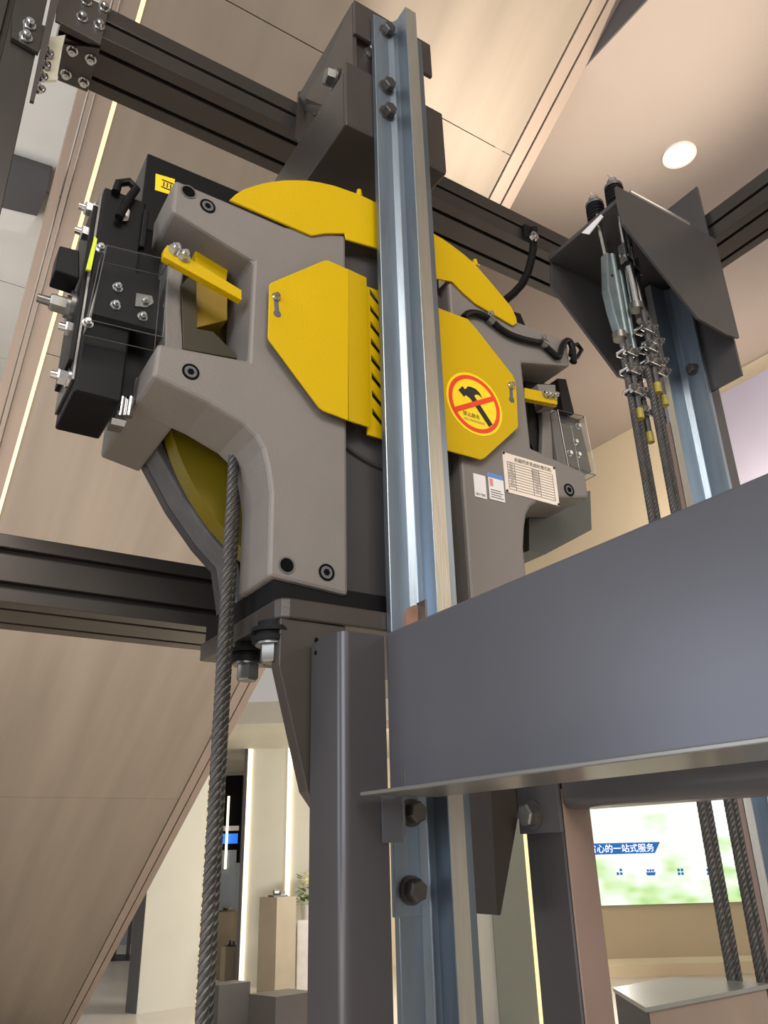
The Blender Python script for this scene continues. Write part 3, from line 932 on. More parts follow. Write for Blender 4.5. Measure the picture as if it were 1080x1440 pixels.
# ------------------------------------------------------------------ bed plate, column, gusset
bp = thing('bed_plate', (0.55, 0.98, ZB), 'thick dark steel bed plate carrying the machine on its column', 'plate')
ZT = ZB + 0.026
pl_x0 = 0.391
MB().prism([V((pl_x0, YP + 0.014, ZB)), V((pl_x0 + 0.004, YP + 0.004, ZB)), V((pl_x0 + 0.014, YP, ZB)), V((0.80, YP, ZB)), V((0.80, 1.118, ZB)), V((pl_x0, 1.118, ZB))], (0, 0, ZT - ZB)).build('plate', M_BROWN, bp, bevel=0.0025)
for x, y, zo in ((352, 914, 0), (386, 884, 0)):
    p = P(x - 2, y - 8, Z=ZB)
    w = MB()
    w.cyl(p, p - UZ * 0.008, 0.019, n=24)
    w.cyl(p - UZ * 0.008, p - UZ * 0.014, 0.026, 0.027, n=28)
    w.cyl(p - UZ * 0.014, p - UZ * 0.020, 0.021, 0.021, n=28)
    w.cyl(p - UZ * 0.020, p - UZ * 0.026, 0.026, 0.025, n=28)
    w.build('rubber_washer', M_RUB, bp, smooth=True)
    b = MB()
    b.cyl(p - UZ * 0.026, p - UZ * 0.029, 0.021, n=24)
    b.hexbolt(p - UZ * 0.029, -UZ, 0.0155, 0.021, washer=False)
    b.build('mounting_bolt', M_ZINC, bp, smooth=True)

YQ = P(480, 885, X=0.4345).y      # front of the column
XL = 0.4345
XB = P(543, 890, Y=YQ).x          # beam web
ZBT = P(543, 890, X=XB).z         # beam top
ZPT = P(480, 886, Y=YQ).z
cl = thing('support_column', (0.465, 0.8, 0.0), 'dark grey steel column with rounded edge under the bed plate', 'column')
# folded box column with a rounded front left edge
rr = 0.012
cs = [V((XL, YP - 0.002, 0))]
for k in range(7):
    a = math.pi / 2 * k / 6
    cs.append(V((XL + rr - rr * math.cos(a), YQ + rr - rr * math.sin(a), 0)))
cs += [V((XB - 0.003, YQ, 0)), V((XB - 0.003, YP - 0.002, 0))]
MB().prism(cs, (0, 0, ZPT)).build('column_shaft', M_COL, cl, smooth=True)
for y in (900, 918):
    p = P(444, y, X=XL)
    MB().cyl(p - UX * 0.0004, p + UX * 0.002, 0.003, n=12).build('small_hole', M_SLOT, cl)
gs = [P(393, 868, Y=YP), P(437, 876, Y=YP), P(437, 1118, Y=YP), P(394, 940, Y=YP)]
gs = [V((pl_x0 + 0.004, YP + 0.004, ZB)), V((XB - 0.01, YP + 0.004, ZB)), V((XB - 0.01, YP + 0.004, 1.60)), V((XL + 0.0, YP + 0.004, P(434, 1112, Y=YP).z)), V((pl_x0 + 0.004, YP + 0.004, P(392, 935, Y=YP).z))]
MB().prism(gs, (0, 0.022, 0)).build('gusset', M_BROWN, cl, bevel=0.001)
# right-hand tapered bracket, a twin of the gusset, seen below the beam
rb = [P(692, 1104, Y=0.845), P(737, 1100, Y=0.845), P(704, 1287, Y=0.845), P(699, 1287, Y=0.845)]
rbo = thing('tapered_bracket', rb[3], 'tapered dark bracket hanging below the beam behind the guide rail', 'bracket')
zt = 1.75
dx = (rb[1].x - rb[2].x) / (rb[1].z - rb[2].z)
tp = [V((rb[0].x, 0.845, zt)), V((rb[1].x + dx * (zt - rb[1].z), 0.845, zt)), rb[2], rb[3]]
MB().prism(tp, (0, 0.075, 0)).build('bracket_plate', M_BROWN, rbo)

# ------------------------------------------------------------------ the big beam
bm_ = thing('support_beam', (XB + 0.02, 0.2, ZBT - 0.2), 'large slate grey steel channel beam running towards the viewer at lower right', 'beam')
zf = P(547, 1116, X=XB).z
y_near = -0.45
wb = [V((XB, YQ + 0.002, zf)), V((XB, YQ + 0.002, ZBT)), V((XB, y_near, ZBT)), V((XB, y_near, zf))]
MB().prism(wb, (0.007, 0, 0)).build('web', M_SLATE, bm_, bevel=0.003)
MB().box(XB + 0.004, XB + 0.05, y_near, YQ - 0.06, ZBT - 0.007, ZBT).build('top_flange', M_SLATE, bm_, bevel=0.002)
LX = P(505, 1122, Z=zf).x if False else 0.0
yl = YQ - 0.012
LX = P(506, 1121, Y=yl).x
MB().box(LX, XB + 0.055, y_near, yl, zf - 0.004, zf).build('bottom_flange', mat('flange_pale_steel', (120, 118, 112), 0.3, 0.5, 0.06, 10), bm_, bevel=0.001)
MB().box(XB - 0.012, XB + 0.012, YQ - 0.004, YQ + 0.006, zf - 0.05, zf + 0.0).build('end_cleat', M_SLATE, bm_)
pp = P(567, 1120, X=XB - 0.001)
MB().box(XB - 0.002, XB, pp.y - 0.001, pp.y + 0.001, zf - 0.045, zf + 0.022).build('weld_strip', M_ZINC, bm_)

# ------------------------------------------------------------------ guide rail in front of the machine
gr = thing('guide_rail', (0.6, 0.836, 0.0), 'galvanised T guide rail standing in front of the yellow guards', 'rail', 'T guide rails')
ZR = P(528, 19, Y=0.83).z
RX0, RX1 = 0.5445, 0.6555
BX0, BX1 = 0.588, 0.612
sec = [V((RX0, 0.843)), V((RX0, 0.832)), V((0.574, 0.830)), V((0.584, 0.826)), V((BX0, 0.818)), V((BX0, 0.789)), V((BX1, 0.789)), V((BX1, 0.818)), V((0.616, 0.826)), V((0.626, 0.830)), V((RX1, 0.832)), V((RX1, 0.843))]
MB().prism([V((p.x, p.y, 0.0)) for p in sec], (0, 0, ZR)).build('rail_body', M_GALV, gr, bevel=0.0012)
MB().box(BX0 + 0.001, BX1 - 0.001, 0.7884, 0.7895, 0.0, ZR - 0.002).build('running_face', M_MACH, gr)
for x, y in ((543, 46), (543, 124), (544, 160)):
    m = MB(); m.hexbolt(P(x, y, Y=0.831), -UY, 0.0125, 0.014)
    m.build('rail_bolt', M_STEEL, gr, smooth=True)
# joint plate below the beam
fz1, fz0 = P(560, 1150, Y=0.822).z, P(560, 1291, Y=0.822).z
fx0 = P(556, 1230, Y=0.822).x
MB().box(fx0, fx0 + 0.036, 0.824, 0.8315, fz0, fz1 + 0.03).build('joint_plate', M_GALV, gr, bevel=0.001)
for x, y in ((578, 1143), (578, 1252)):
    m = MB(); m.hexbolt(P(x, y, Y=0.8235), -UY, 0.0125, 0.015)
    m.build('joint_bolt', M_STEEL, gr, smooth=True)
# little foot bracket on the beam's top by the rail
fb = thing('rail_foot_clip', P(590, 868, X=XB + 0.02), 'small brown pad and clip where guide rail passes the beam top', 'clip')
pz = ZBT
a = P(572, 858, Y=0.786); b = P(588, 870, Y=0.786)
m = MB(); m.prism([P(x, y, Y=0.784) for x, y in ((571, 880), (571, 862), (575, 854), (582, 851), (588, 851), (588, 876))], (0, 0.004, 0))
m.build('pad', M_COPPER, fb)
m = MB().box(P(588, 870, Y=0.784).x, P(588, 870, Y=0.784).x + 0.003, 0.768, 0.786, P(588, 875, Y=0.784).z - 0.01, P(589, 848, Y=0.784).z)
m.build('clip_plate', M_ZINC, fb)

# ------------------------------------------------------------------ top bracket that ties the rail to the frame
tbk = thing('rail_bracket', (0.55, 1.0, 2.8), 'dark folded steel bracket holding the rail head to the upper bar', 'bracket')
zbt = P(528, 205, Y=0.846).z
q = [(487, 97), (640, 170), (628, 247), (600, 232), (540, 200), (478, 172)]
bx0, bx1 = P(485, 130, Y=0.848).x, P(624, 205, Y=0.848).x
bz1, bz0 = P(487, 88, Y=0.848).z, P(480, 172, Y=0.848).z
# folded front box: front plate, bottom return running back, right rounded edge
MB().box(bx0, bx1, 0.845, 0.853, bz0 + 0.004, bz1).build('front_plate', M_BROWN, tbk, bevel=0.002)
MB().box(bx0, bx1, 0.846, YR - 0.03, bz0, bz0 + 0.009).build('bottom_plate', M_BROWN, tbk, bevel=0.003)
MB().box(bx0, bx0 + 0.008, 0.854, YR - 0.012, bz0 + 0.006, bz1 - 0.02).build('left_cheek', M_BROWN, tbk, bevel=0.002)
ux0, ux1 = P(497, 50, Y=0.85).x, P(605, 90, Y=0.85).x
uz1, uz0 = P(500, 4, Y=0.85).z, P(500, 50, Y=0.85).z
MB().box(ux0, ux1, 0.845, 0.853, uz0, uz1).build('head_plate', M_BROWN, tbk, bevel=0.002)
# skewed cheek from the head plate back to the leg on the upper bar
yc = YR - 0.010
ch = [V((ux0, 0.8535, uz1)), P(420, 134, Y=yc), P(428, 156, Y=yc), V((ux0, 0.8535, bz0 + 0.03))]
chn = (ch[1] - ch[0]).cross(ch[3] - ch[0]).normalized()
if chn.x > 0:
    chn = -chn
MB().prism(ch, -chn * 0.008).build('head_cheek', M_BROWN, tbk)
# wall leg bolted to the upper bar
wl = [(420, 128), (448, 134), (510, 150), (480, 190), (437, 212), (416, 190)]
MB().prism([P(x, y, Y=YR - 0.008) for x, y in wl], (0, 0.007, 0)).build('wall_leg', M_BROWN, tbk)
MB().box(ux0 + 0.009, P(574, 90, Y=0.862).x, 0.862, 0.869, bz1 - 0.03, uz0 + 0.03).build('cross_web', M_BROWN, tbk)
m = MB(); m.hexbolt(P(521, 76, Y=0.8615), -UY, 0.011, 0.014)
m.build('bolt', M_ZINC, tbk, smooth=True)
for x, y, r in ((471, 112, 0.017),):
    m = MB(); m.hexbolt(PP(x, y, ch[0], chn), chn, r, 0.018)
    m.build('large_bolt', M_ZINC, tbk, smooth=True)
for x, y in ((444, 160), (443, 186)):
    m = MB(); sock_bolt(m, P(x, y, Y=YR - 0.008), -UY, 0.0085, 0.013)
    m.build('bolt', M_CHR, tbk, smooth=True)

# black hose tied to the upper bar
hs = thing('flexible_hose', P(748, 330, Y=YR - 0.012), 'black flexible hose with chrome end hanging from the upper bar', 'hose')
hp = [P(x, y, Y=YR - 0.02) for x, y in ((751, 322), (750, 334), (750, 348), (747, 366), (742, 384), (734, 400), (722, 413), (711, 422))]
MB().tube(hp, 0.0105, 12).build('hose', M_RUB, hs, smooth=True)
p = P(749, 334, Y=YR - 0.034)
MB().pipe(p, p - UY * 0.010, 0.013, 0.008, 20).build('end_ring', M_CHR, hs, smooth=True)
MB().box(P(733, 326, Y=YR).x, P(745, 330, Y=YR).x, YR - 0.016, YR - 0.001, P(735, 338, Y=YR).z, P(735, 320, Y=YR).z).build('tie_block', M_RUB, hs, bevel=0.003)

# ------------------------------------------------------------------ rope hitch at upper right
YA, YBk, XD = 0.91, 1.165, 1.685
ht = thing('rope_hitch', (1.5, 1.03, 3.0), 'dark steel rope hitch bracket with sloping cheek plates at upper right', 'bracket')
A = [P(x, y, Y=YA) for x, y in ((867, 261), (1005, 335), (1034, 472), (1022, 470), (982, 447), (877, 314), (871, 290))]
A[1].x = A[2].x = XD - 0.001
MB().prism(A, (0, 0.008, 0)).build('near_cheek', M_HITCH, ht, bevel=0.0012)
zc_ = P(867, 272, Y=YA).z
B = [V((p.x, YBk, p.z)) for p in A]
B = [P(x, y, Y=YBk) for x, y in ((776, 352), (776, 402), (871, 529), (893, 535))] + [V((XD - 0.001, YBk, P(893, 535, Y=YBk).z + 0.06)), V((XD - 0.001, YBk, P(776, 352, Y=YBk).z))]
MB().prism(B, (0, 0.008, 0)).build('far_cheek', M_HITCH, ht, bevel=0.0012)
cx0 = A[0].x
MB().box(cx0 + 0.006, XD - 0.002, YA + 0.009, YBk - 0.001, zc_ - 0.012, zc_).build('top_plate', M_HITCH, ht, bevel=0.0012)
zd0 = P(1043, 527, X=XD).z
MB().box(XD, XD + 0.008, P(1043, 527, X=XD).y, YBk + 0.01, zd0, P(978, 263, X=XD).z).build('back_plate', M_HITCH, ht, bevel=0.0012)
p = P(833, 314, Y=YA + 0.1)
MB().prism([P(x, y, X=cx0 + 0.004) for x, y in ((846, 302), (849, 305), (829, 330), (819, 328))], (-0.003, 0, 0)).build('paper_tag', M_PAPER, ht)
m = MB(); rl = [P(x, y, Y=YA + 0.02) for x, y in ((885, 270), (968, 315))]
m.tube([rl[0], rl[1]], 0.006, 10); MB
m.build('tie_rod', M_CHR, ht, smooth=True)

ROPES = [(1.302, 0.955), (1.327, 0.999), (1.395, 0.985), (1.42, 1.03)]
ROPES = [(P(901, 640, Y=0.975).x, 0.975), (P(909, 640, Y=1.0).x, 1.0), (P(933, 640, Y=0.965).x, 0.965), (P(940, 640, Y=0.985).x, 0.985)]
names = ['first rope from the left at the hitch', 'second rope from the left at the hitch', 'third rope from the left at the hitch', 'rightmost rope at the hitch']
ZCW = 1.385
for i, (x, y) in enumerate(ROPES):
    rope((x, y, ZCW - 0.2), (x, y, 2.62), 0.0075, 0.040, 'thin steel wire rope below the hitch, ' + names[i], group='hitch ropes')

M_SOCK = mat('forged_zinc_socket', (128, 140, 142), 0.36, 0.75, 0.15, 25)


def socket(x, y, ztop, zb, i, style):
    """rod through the top plate, wedge socket, clips on the rope"""
    t = thing('rope_socket', (x, y, zb), ['grey cast rope socket on first rope from the left', 'pale grey wedge rope socket on second rope', 'bright slim rope socket on third rope from left', 'bright slim rope socket on rightmost rope'][i], 'socket', 'rope sockets')
    L = ztop - zb
    S = SPR[i]
    MB().cyl((x, y, zb + L * 0.62), (S.x, S.y, zc_ + 0.09), 0.007, n=12).build('threaded_rod', M_CHR, t, smooth=True)
    if style == 0:
        w, d = 0.026, 0.011
        body = [(-0.3, 1), (0.3, 1), (1.0, 0.55), (0.8, 0.3), (0.35, 0), (-0.35, 0), (-0.8, 0.25), (-1.0, 0.5)]
        MB().prism([V((x + a * w, y - d, zb + L * 0.66 * b)) for a, b in body], (0, 2 * d, 0)).build('socket_body', M_SOCK, t, bevel=0.003)
        p = V((x - 0.004, y - d, zb + L * 0.46))
        MB().cyl(p - UY * 0.0005, p + UY * 0.001, 0.004, n=12).build('pin_hole', M_SLOT, t)
        MB().cyl((x + 0.012, y - d * 0.6, zb), (x + 0.012, y - d * 0.6, zb + L * 0.66), 0.009, n=14).build('socket_rib', M_SOCK, t, smooth=True)
    else:
        MB().cyl((x, y, zb), (x, y, zb + L * 0.5), 0.0125, 0.0105, n=18).build('socket_body', M_CHR, t, smooth=True)
        MB().box(x - 0.016, x - 0.010, y - 0.01, y + 0.01, zb + L * 0.5, zb + L * 0.72).build('fork_cheek', M_ZINC, t, bevel=0.001)
        MB().box(x + 0.010, x + 0.016, y - 0.01, y + 0.01, zb + L * 0.5, zb + L * 0.72).build('fork_cheek', M_ZINC, t, bevel=0.001)
        MB().cyl((x - 0.022, y, zb + L * 0.58), (x + 0.022, y, zb + L * 0.58), 0.006, n=12).build('fork_pin', M_CHR, t, smooth=True)
        MB().box(x - 0.012, x + 0.012, y - 0.009, y + 0.009, zb + L * 0.46, zb + L * 0.56).build('fork_block', M_BLACK, t, bevel=0.002)
    MB().cyl((x, y, zb - 0.012), (x, y, zb + 0.006), 0.016, n=18).build('collar', M_ZINC, t, smooth=True)
    # dead end of the rope beside the live one, held by clips and capped
    zz = [0.05 + 0.01 * i, 0.10 + 0.012 * i, 0.155 + 0.004 * i]
    m = MB().tube([(x + 0.015, y - 0.006, zb - 0.20 - 0.01 * i), (x + 0.015, y - 0.006, zb - 0.01), (x + 0.008, y, zb + 0.02)], 0.0072, 10)
    m.build('rope_tail', M_ROPE, t, smooth=True)
    m = MB().cyl((x + 0.015, y - 0.006, zb - 0.222 - 0.01 * i), (x + 0.015, y - 0.006, zb - 0.197 - 0.01 * i), 0.0092, n=12)
    m.build('yellow_end_cap', M_CAPY, t, smooth=True)
    for dz in zz:
        z = zb - dz
        c = MB()
        c.box(x - 0.011, x + 0.026, y - 0.019, y - 0.009, z - 0.010, z + 0.010)
        c.tube([(x - 0.010, y - 0.016, z), (x - 0.011, y + 0.006, z), (x - 0.004, y + 0.012, z), (x + 0.018, y + 0.010, z), (x + 0.024, y + 0.004, z), (x + 0.023, y - 0.016, z)], 0.0042, 8)
        c = c.build('rope_clip', M_CHR, t, bevel=0.002)
        m = MB()
        m.hexbolt((x - 0.008, y - 0.019, z), -UY, 0.0075, 0.008, stub=0.005)
        m.hexbolt((x + 0.021, y - 0.019, z), -UY, 0.0075, 0.008, stub=0.005)
        m.build('clip_nuts', M_ZINC, c, smooth=True)
    # spring stack above the top plate
    z0 = zc_ + 0.001
    x, y = S.x, S.y
    sp = [V((x + 0.019 * math.cos(a), y + 0.019 * math.sin(a), z0 + 0.006 + 0.055 * k / 60)) for k in range(61) for a in (2 * math.pi * 5 * k / 60,)]
    MB().tube(sp, 0.0052, 8).build('coil_spring', M_RUB, t, smooth=True)
    m = MB().cyl((x, y, z0 + 0.064), (x, y, z0 + 0.072), 0.023, n=24)
    m.build('spring_washer', M_ZINC, t, smooth=True)
    m = MB(); m.hexbolt((x, y, z0 + 0.072), UZ, 0.013, 0.012, washer=False); m.hexbolt((x, y, z0 + 0.084), UZ, 0.013, 0.012, washer=False, rot=0.7)
    m.build('lock_nut', M_CHR, t, smooth=True)
    m = MB().tube([(x - 0.014, y, z0 + 0.106), (x, y, z0 + 0.104), (x + 0.014, y, z0 + 0.107)], 0.0015, 6)
    m.build('split_pin', M_CHR, t)
    return t


zt_ = zc_ - 0.02
sp1, sp2 = P(841, 318, Z=zc_), P(871, 290, Z=zc_)
SPR = [V((max(sp1.x, cx0 + 0.03), sp1.y, 0)), V((sp1.x + 0.08, sp1.y + 0.05, 0)), V((cx0 + 0.035, YA + 0.035, 0)), V((cx0 + 0.1, YA + 0.06, 0))]
print('SPR', sp1, sp2, cx0)
socket(ROPES[0][0] - 0.002, ROPES[0][1], zt_, P(868, 470, Y=ROPES[0][1]).z, 0, 0)
socket(ROPES[1][0], ROPES[1][1], zt_, P(884, 500, Y=ROPES[1][1]).z, 1, 0)
socket(ROPES[2][0], ROPES[2][1], zt_, P(893, 430, Y=ROPES[2][1]).z, 2, 1)
socket(ROPES[3][0], ROPES[3][1], zt_, P(910, 448, Y=ROPES[3][1]).z, 3, 1)

# second guide rail, its backing post and bolt
g2 = thing('guide_rail', (1.65, 1.08, 0.0), 'galvanised T guide rail under the rope hitch on the right', 'rail', 'T guide rails')
zr2 = zc_ - 0.03
s2_ = [(1.676, 1.012), (1.664, 1.012), (1.662, 1.062), (1.652, 1.074), (1.60, 1.076), (1.60, 1.096), (1.652, 1.098), (1.662, 1.11), (1.664, 1.15), (1.676, 1.15)]
MB().prism([V((a, b, 0.0)) for a, b in s2_], (0, 0, zr2)).build('rail_body', M_GALV, g2, bevel=0.0012)
MB().box(1.5992, 1.6002, 1.077, 1.095, 0.0, zr2).build('running_face', M_MACH, g2)
m = MB(); m.hexbolt(P(975, 520, X=1.663), -UX, 0.0135, 0.016)
m.build('rail_bolt', M_STEEL, g2, smooth=True)
bk2 = MB().box(1.694, 1.76, P(1019, 675, X=1.694).y, 1.19, 0.0, ZT0).build('backing_post', M_HITCH, bevel=0.002)
tag(bk2, 'dark upright post behind the right guide rail', 'post')
# counterweight guide strip between ropes and rail
cs_ = MB().box(P(943, 600, Y=1.10).x, P(951, 600, Y=1.10).x, 1.10, 1.112, 0.0, P(938, 592, Y=1.10).z).build('guide_strip', M_PINKM)
tag(cs_, 'narrow rosy metal strip standing between the ropes and the right rail', 'strip')

# ------------------------------------------------------------------ second column and tube under the beam
c2 = thing('rear_column', (0.77, 0.8, 0.0), 'dark column with rosy front face standing under the rear tube', 'column')
XQ = 0.75
yq0, yq1 = P(790, 1120, X=XQ).y, P(735, 1130, X=XQ).y
xq1 = P(829, 1138, Y=yq0).x
MB().box(XQ, xq1, yq0 + 0.003, yq1, 0.0, 1.70).build('column_shaft', M_COL, c2, bevel=0.004)
MB().box(XQ + 0.001, xq1 + 0.001, yq0, yq0 + 0.003, 0.0, 1.665).build('front_face', M_PINKM, c2, bevel=0.001)
MB().box(XQ - 0.006, XQ, yq0 + 0.002, yq1 + 0.004, P(760, 1172, X=XQ).z, 1.70).build('cleat_plate', M_SLATE, c2, bevel=0.001)
m = MB(); m.hexbolt(P(750, 1146, X=XQ - 0.006), -UX, 0.0145, 0.014, rot=0.1)
m.build('cleat_bolt', M_ZINC, c2, smooth=True)
zt0 = P(803, 1137, X=XQ).z
tz = []
for k in range(7):
    a = math.pi / 2 * k / 6
    tz.append((XQ - 0.002 + 0.016 - 0.016 * math.sin(math.pi / 2 - a), zt0 + 0.016 - 0.016 * math.sin(a)))
sec = [(XQ - 0.002, zt0 + 0.06)] + tz + [(XQ + 0.05, zt0), (XQ + 0.05, zt0 + 0.06)]
tu = MB().prism([V((a, yq0 - 0.004, b)) for a, b in sec], (0, -1.2, 0)).build('cross_tube', M_SLATE, smooth=True)
tag(tu, 'dark rounded steel tube running under the beam at right', 'tube')

# counterweight head the hitch ropes go down to
cw = [P(862, 1389, Z=ZCW), P(945, 1373, Z=ZCW), P(1085, 1383, Z=ZCW), P(908, 1417, Z=ZCW)]
cwo = thing('counterweight_head', (cw[3].x, cw[3].y, 0.6), 'box shaped counterweight head with pale top at lower right corner', 'counterweight')
wx0, wy0 = cw[3].x, cw[3].y
MB().prism(cw, (0, 0, -0.006)).build('top_plate', mat('brushed_steel_top', (170, 172, 166), 0.3, 0.6), cwo)
cwi = sum(cw, V((0, 0, 0))) / 4
MB().prism([cw[0] + (cwi - cw[0]) * 0.02 + V((0, 0, -0.006)), cw[3] + (cwi - cw[3]) * 0.02 + V((0, 0, -0.006)), cw[3] + (cwi - cw[3]) * 0.06 + V((0, 0, -0.006)), cw[0] + (cwi - cw[0]) * 0.06 + V((0, 0, -0.006))], (0, 0, -0.6)).build('dark_side_panel', M_DARKP, cwo)
MB().prism([cwi + (p - cwi) * 0.93 + V((0, 0, -0.006)) for p in cw], (0, 0, -0.6)).build('side_casing', mat('casing_beige', (150, 132, 118), 0.45, 0.1), cwo)

# ------------------------------------------------------------------ far part of the hall
def bgpt(x, ybase):
    return P(x, ybase, Z=0)


def height(x, y, base):
    return PP(x, y, base, HX).z


def bgbox(name, x0, x1, yb, yt, depth, m, label, cat, group=None, z0=0.0, bevel=0.0):
    """upright box facing the viewer's heading; its foot stands on the floor at row yb"""
    b = bgpt((x0 + x1) / 2, yb)
    l, r = PP(x0, yb, b, HX), PP(x1, yb, b, HX)
    h = height((x0 + x1) / 2, yt, b)
    l.z = r.z = z0
    o = MB().prism([l, r, r + HX * depth, l + HX * depth], (0, 0, h - z0)).build(name, m, bevel=bevel)
    if label:
        tag(o, label, cat, group)
    return o


def rotbox(name, xl, xc, xr, yb, yt, m, parent=None, z0=0.0, inset=1.0):
    """box with one upright edge towards the viewer"""
    c = bgpt(xc, yb)
    wl = (PP(xl, yb, c, HX) - c).length * 1.25
    wr = (PP(xr, yb, c, HX) - c).length * 1.25
    dl = (-RX * 0.8 + HX * 0.6)
    dr = (RX * 0.8 + HX * 0.6)
    h = height(xc, yt, c)
    pts = [c, c + dr * wr, c + dr * wr + dl * wl, c + dl * wl]
    for p in pts:
        p.z = z0
    return MB().prism(pts, (0, 0, h - z0)).build(name, m, parent), pts, h


# far walls
bw = bgpt(200, 1345)
def wallpiece(name, x0, x1, yb, yt, m, kind='structure', z0=0.0, label=None, cat=None, depth=0.15):
    o = bgbox(name, x0, x1, yb, yt, depth, m, label, cat, z0=z0)
    if kind:
        o['kind'] = kind
    return o


wallpiece('wall_back', -700, 330, 1338, 900, M_GLASSP)
wallpiece('wall_back_middle', 300, 340, 1345, 1000, M_CEIL)
# low ceiling over the far displays
b0 = bgpt(380, 1440); b1 = bgpt(380, 1330)
lc_ = MB().prism([b0 - RX * 1.2 + UZ * 2.98, b0 + RX * 6 + UZ * 2.98, b1 + RX * 9 + UZ * 2.98, b1 - RX * 1.5 + UZ * 2.98], (0, 0, 0.25))
struct('ceiling_low', lc_, M_CREAM)

# glass partition with frame posts at far left
gp_ = thing('glass_partition', bgpt(150, 1352), 'blue grey glass partition with dark frames under the escalator edge', 'partition')
base = bgpt(150, 1352)
for x in (120, 157, 176):
    p = PP(x, 1352, base, HX)
    MB().prism([p, p + RX * 0.05, p + RX * 0.05 + HX * 0.05, p + HX * 0.05], (0, 0, 2.4)).build('frame_post', M_DARKP, gp_)
l, r = PP(60, 1352, base, HX), PP(200, 1352, base, HX)
MB().prism([l, r, r + HX * 0.05, l + HX * 0.05], (0, 0, 0.1)).build('bottom_rail', M_DARKP, gp_)

# clad column
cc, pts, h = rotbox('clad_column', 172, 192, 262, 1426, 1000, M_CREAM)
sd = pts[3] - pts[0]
MB().prism([pts[0] - RX * 0.006, pts[3] - RX * 0.006, pts[3] + sd * 0.0 + HX * 0.003, pts[0] + HX * 0.003], (0, 0, h)).build('side_shade_skin', mat('side_shade_grey', (92, 92, 96), 0.6), cc)  # thin grey skin, shade of the left side put into its colour
ed = (pts[1] - pts[0]).normalized()
MB().prism([pts[1] + ed * 0.004, pts[1] + ed * 0.05, pts[1] + ed * 0.05 + HX * 0.05, pts[1] + ed * 0.004 + HX * 0.05], (0, 0, h)).build('edge_light', M_LEDS, cc)
tag(cc, 'cream clad square column with shadowed left side behind the traction rope', 'column')

# dark media pillar, light wall, LED strips
lw = thing('light_wall', bgpt(370, 1390), 'pale lit wall panel framed by glowing strips behind the pedestals', 'wall panel')
base = bgpt(345, 1388)
zl = height(350, 1042, base)


def lwbox(x0, x1, off, dep, m, nm, z0=0.0, z1=None):
    a, b = PP(x0, 1388, base, HX) + HX * off, PP(x1, 1388, base, HX) + HX * off
    a.z = b.z = z0
    return MB().prism([a, b, b + HX * dep, a + HX * dep], (0, 0, (z1 or zl) - z0)).build(nm, m, lw)


lwbox(331, 336, -0.06, 0.6, M_DARKP, 'dark_return')
lwbox(336, 342, -0.03, 0.06, M_LED, 'led_strip')
lwbox(342, 398, 0.0, 0.08, M_CREAM, 'lit_panel')
lwbox(398, 404, -0.02, 0.05, M_LED, 'led_strip', z0=0.0)
lwbox(404, 470, 0.02, 0.08, M_CREAM, 'lit_panel')
# black grille window with blue sign between column and light wall
bwin = thing('dark_display_window', bgpt(318, 1372), 'dark display window with hanging lights and blue sign far behind the rope', 'window')
base2 = bgpt(318, 1368)


def bwbox(x0, x1, y0, y1, off, dep, m, nm):
    a, b = PP(x0, y1, base2, HX) + HX * off, PP(x1, y1, base2, HX) + HX * off
    t = PP(x0, y0, base2, HX).z
    a.z = b.z = min(a.z, b.z)
    return MB().prism([a, b, b + HX * dep, a + HX * dep], (0, 0, t - a.z)).build(nm, m, bwin)


bwbox(270, 336, 1092, 1215, 0, 0.1, M_SLOT, 'dark_opening')
bwbox(270, 336, 1215, 1368, -0.02, 0.1, M_GLASSP, 'lower_panel')
bwbox(302, 334, 1173, 1186, -0.03, 0.03, M_BSIGN, 'blue_sign')
bwbox(302, 332, 1196, 1222, -0.03, 0.03, M_GLASSP, 'lit_poster')
for x in (282, 316):
    bwbox(x, x + 3, 1120, 1222, -0.06, 0.02, M_LED, 'light_tube')
bwbox(272, 336, 1163, 1168, -0.05, 0.04, M_PAPER, 'shelf_edge')
for y in (1124, 1146, 1171, 1179):
    bwbox(303, 309, y, y + 4, -0.08, 0.04, M_LED, 'spot_lamp')

# pedestals with little machine parts on top
def pedestal(xl, xc, xr, yb, yt, label, foot, n_items, seed):
    t = thing('display_pedestal', bgpt(xc, yb), label, 'pedestal', 'display pedestals')
    o, pts, h = rotbox('pedestal_body', xl, xc, xr, yb, yt, M_PEDC, t)
    if foot:
        fx0, fc, fx1, fyb = foot
        cpt = bgpt(xc, yb)
    return t, pts, h


specs = [((292, 303, 330), 1378, 1283, 'tall beige pedestal close to the rope with silver parts on top'),
         ((307, 315, 332), 1384, 1332, 'short beige pedestal in front of tall pedestal beside the rope'),
         ((357, 386, 412), 1404, 1262, 'tallest beige pedestal in front of the lit wall')]
for k, (xs, yb, yt, lab) in enumerate(specs):
    t, pts, h = pedestal(*xs, yb, yt, lab, None, 3, k)
    cen = sum(pts, V((0, 0, 0))) / 4
    cen.z = h
    nm = ['silver coupling on the tall pedestal by the rope', 'small silver block on the short pedestal', 'silver rail fittings on the tallest pedestal'][k]
    e = thing('machine_part', cen, nm, 'part', 'display parts on pedestals')
    s = 0.6 if k == 1 else 1.0
    MB().box(cen.x - 0.10 * s, cen.x + 0.10 * s, cen.y - 0.08 * s, cen.y + 0.08 * s, h, h + 0.02).build('base', M_ZINC, e)
    MB().cyl(cen + V((-0.06 * s, 0, 0.05)), cen + V((0.0, 0, 0.05)), 0.03, n=16).build('roller', M_CHR, e, smooth=True)
    MB().box(cen.x + 0.02, cen.x + 0.08 * s, cen.y - 0.04, cen.y + 0.04, h + 0.02, h + 0.06).build('block', M_CHR, e)
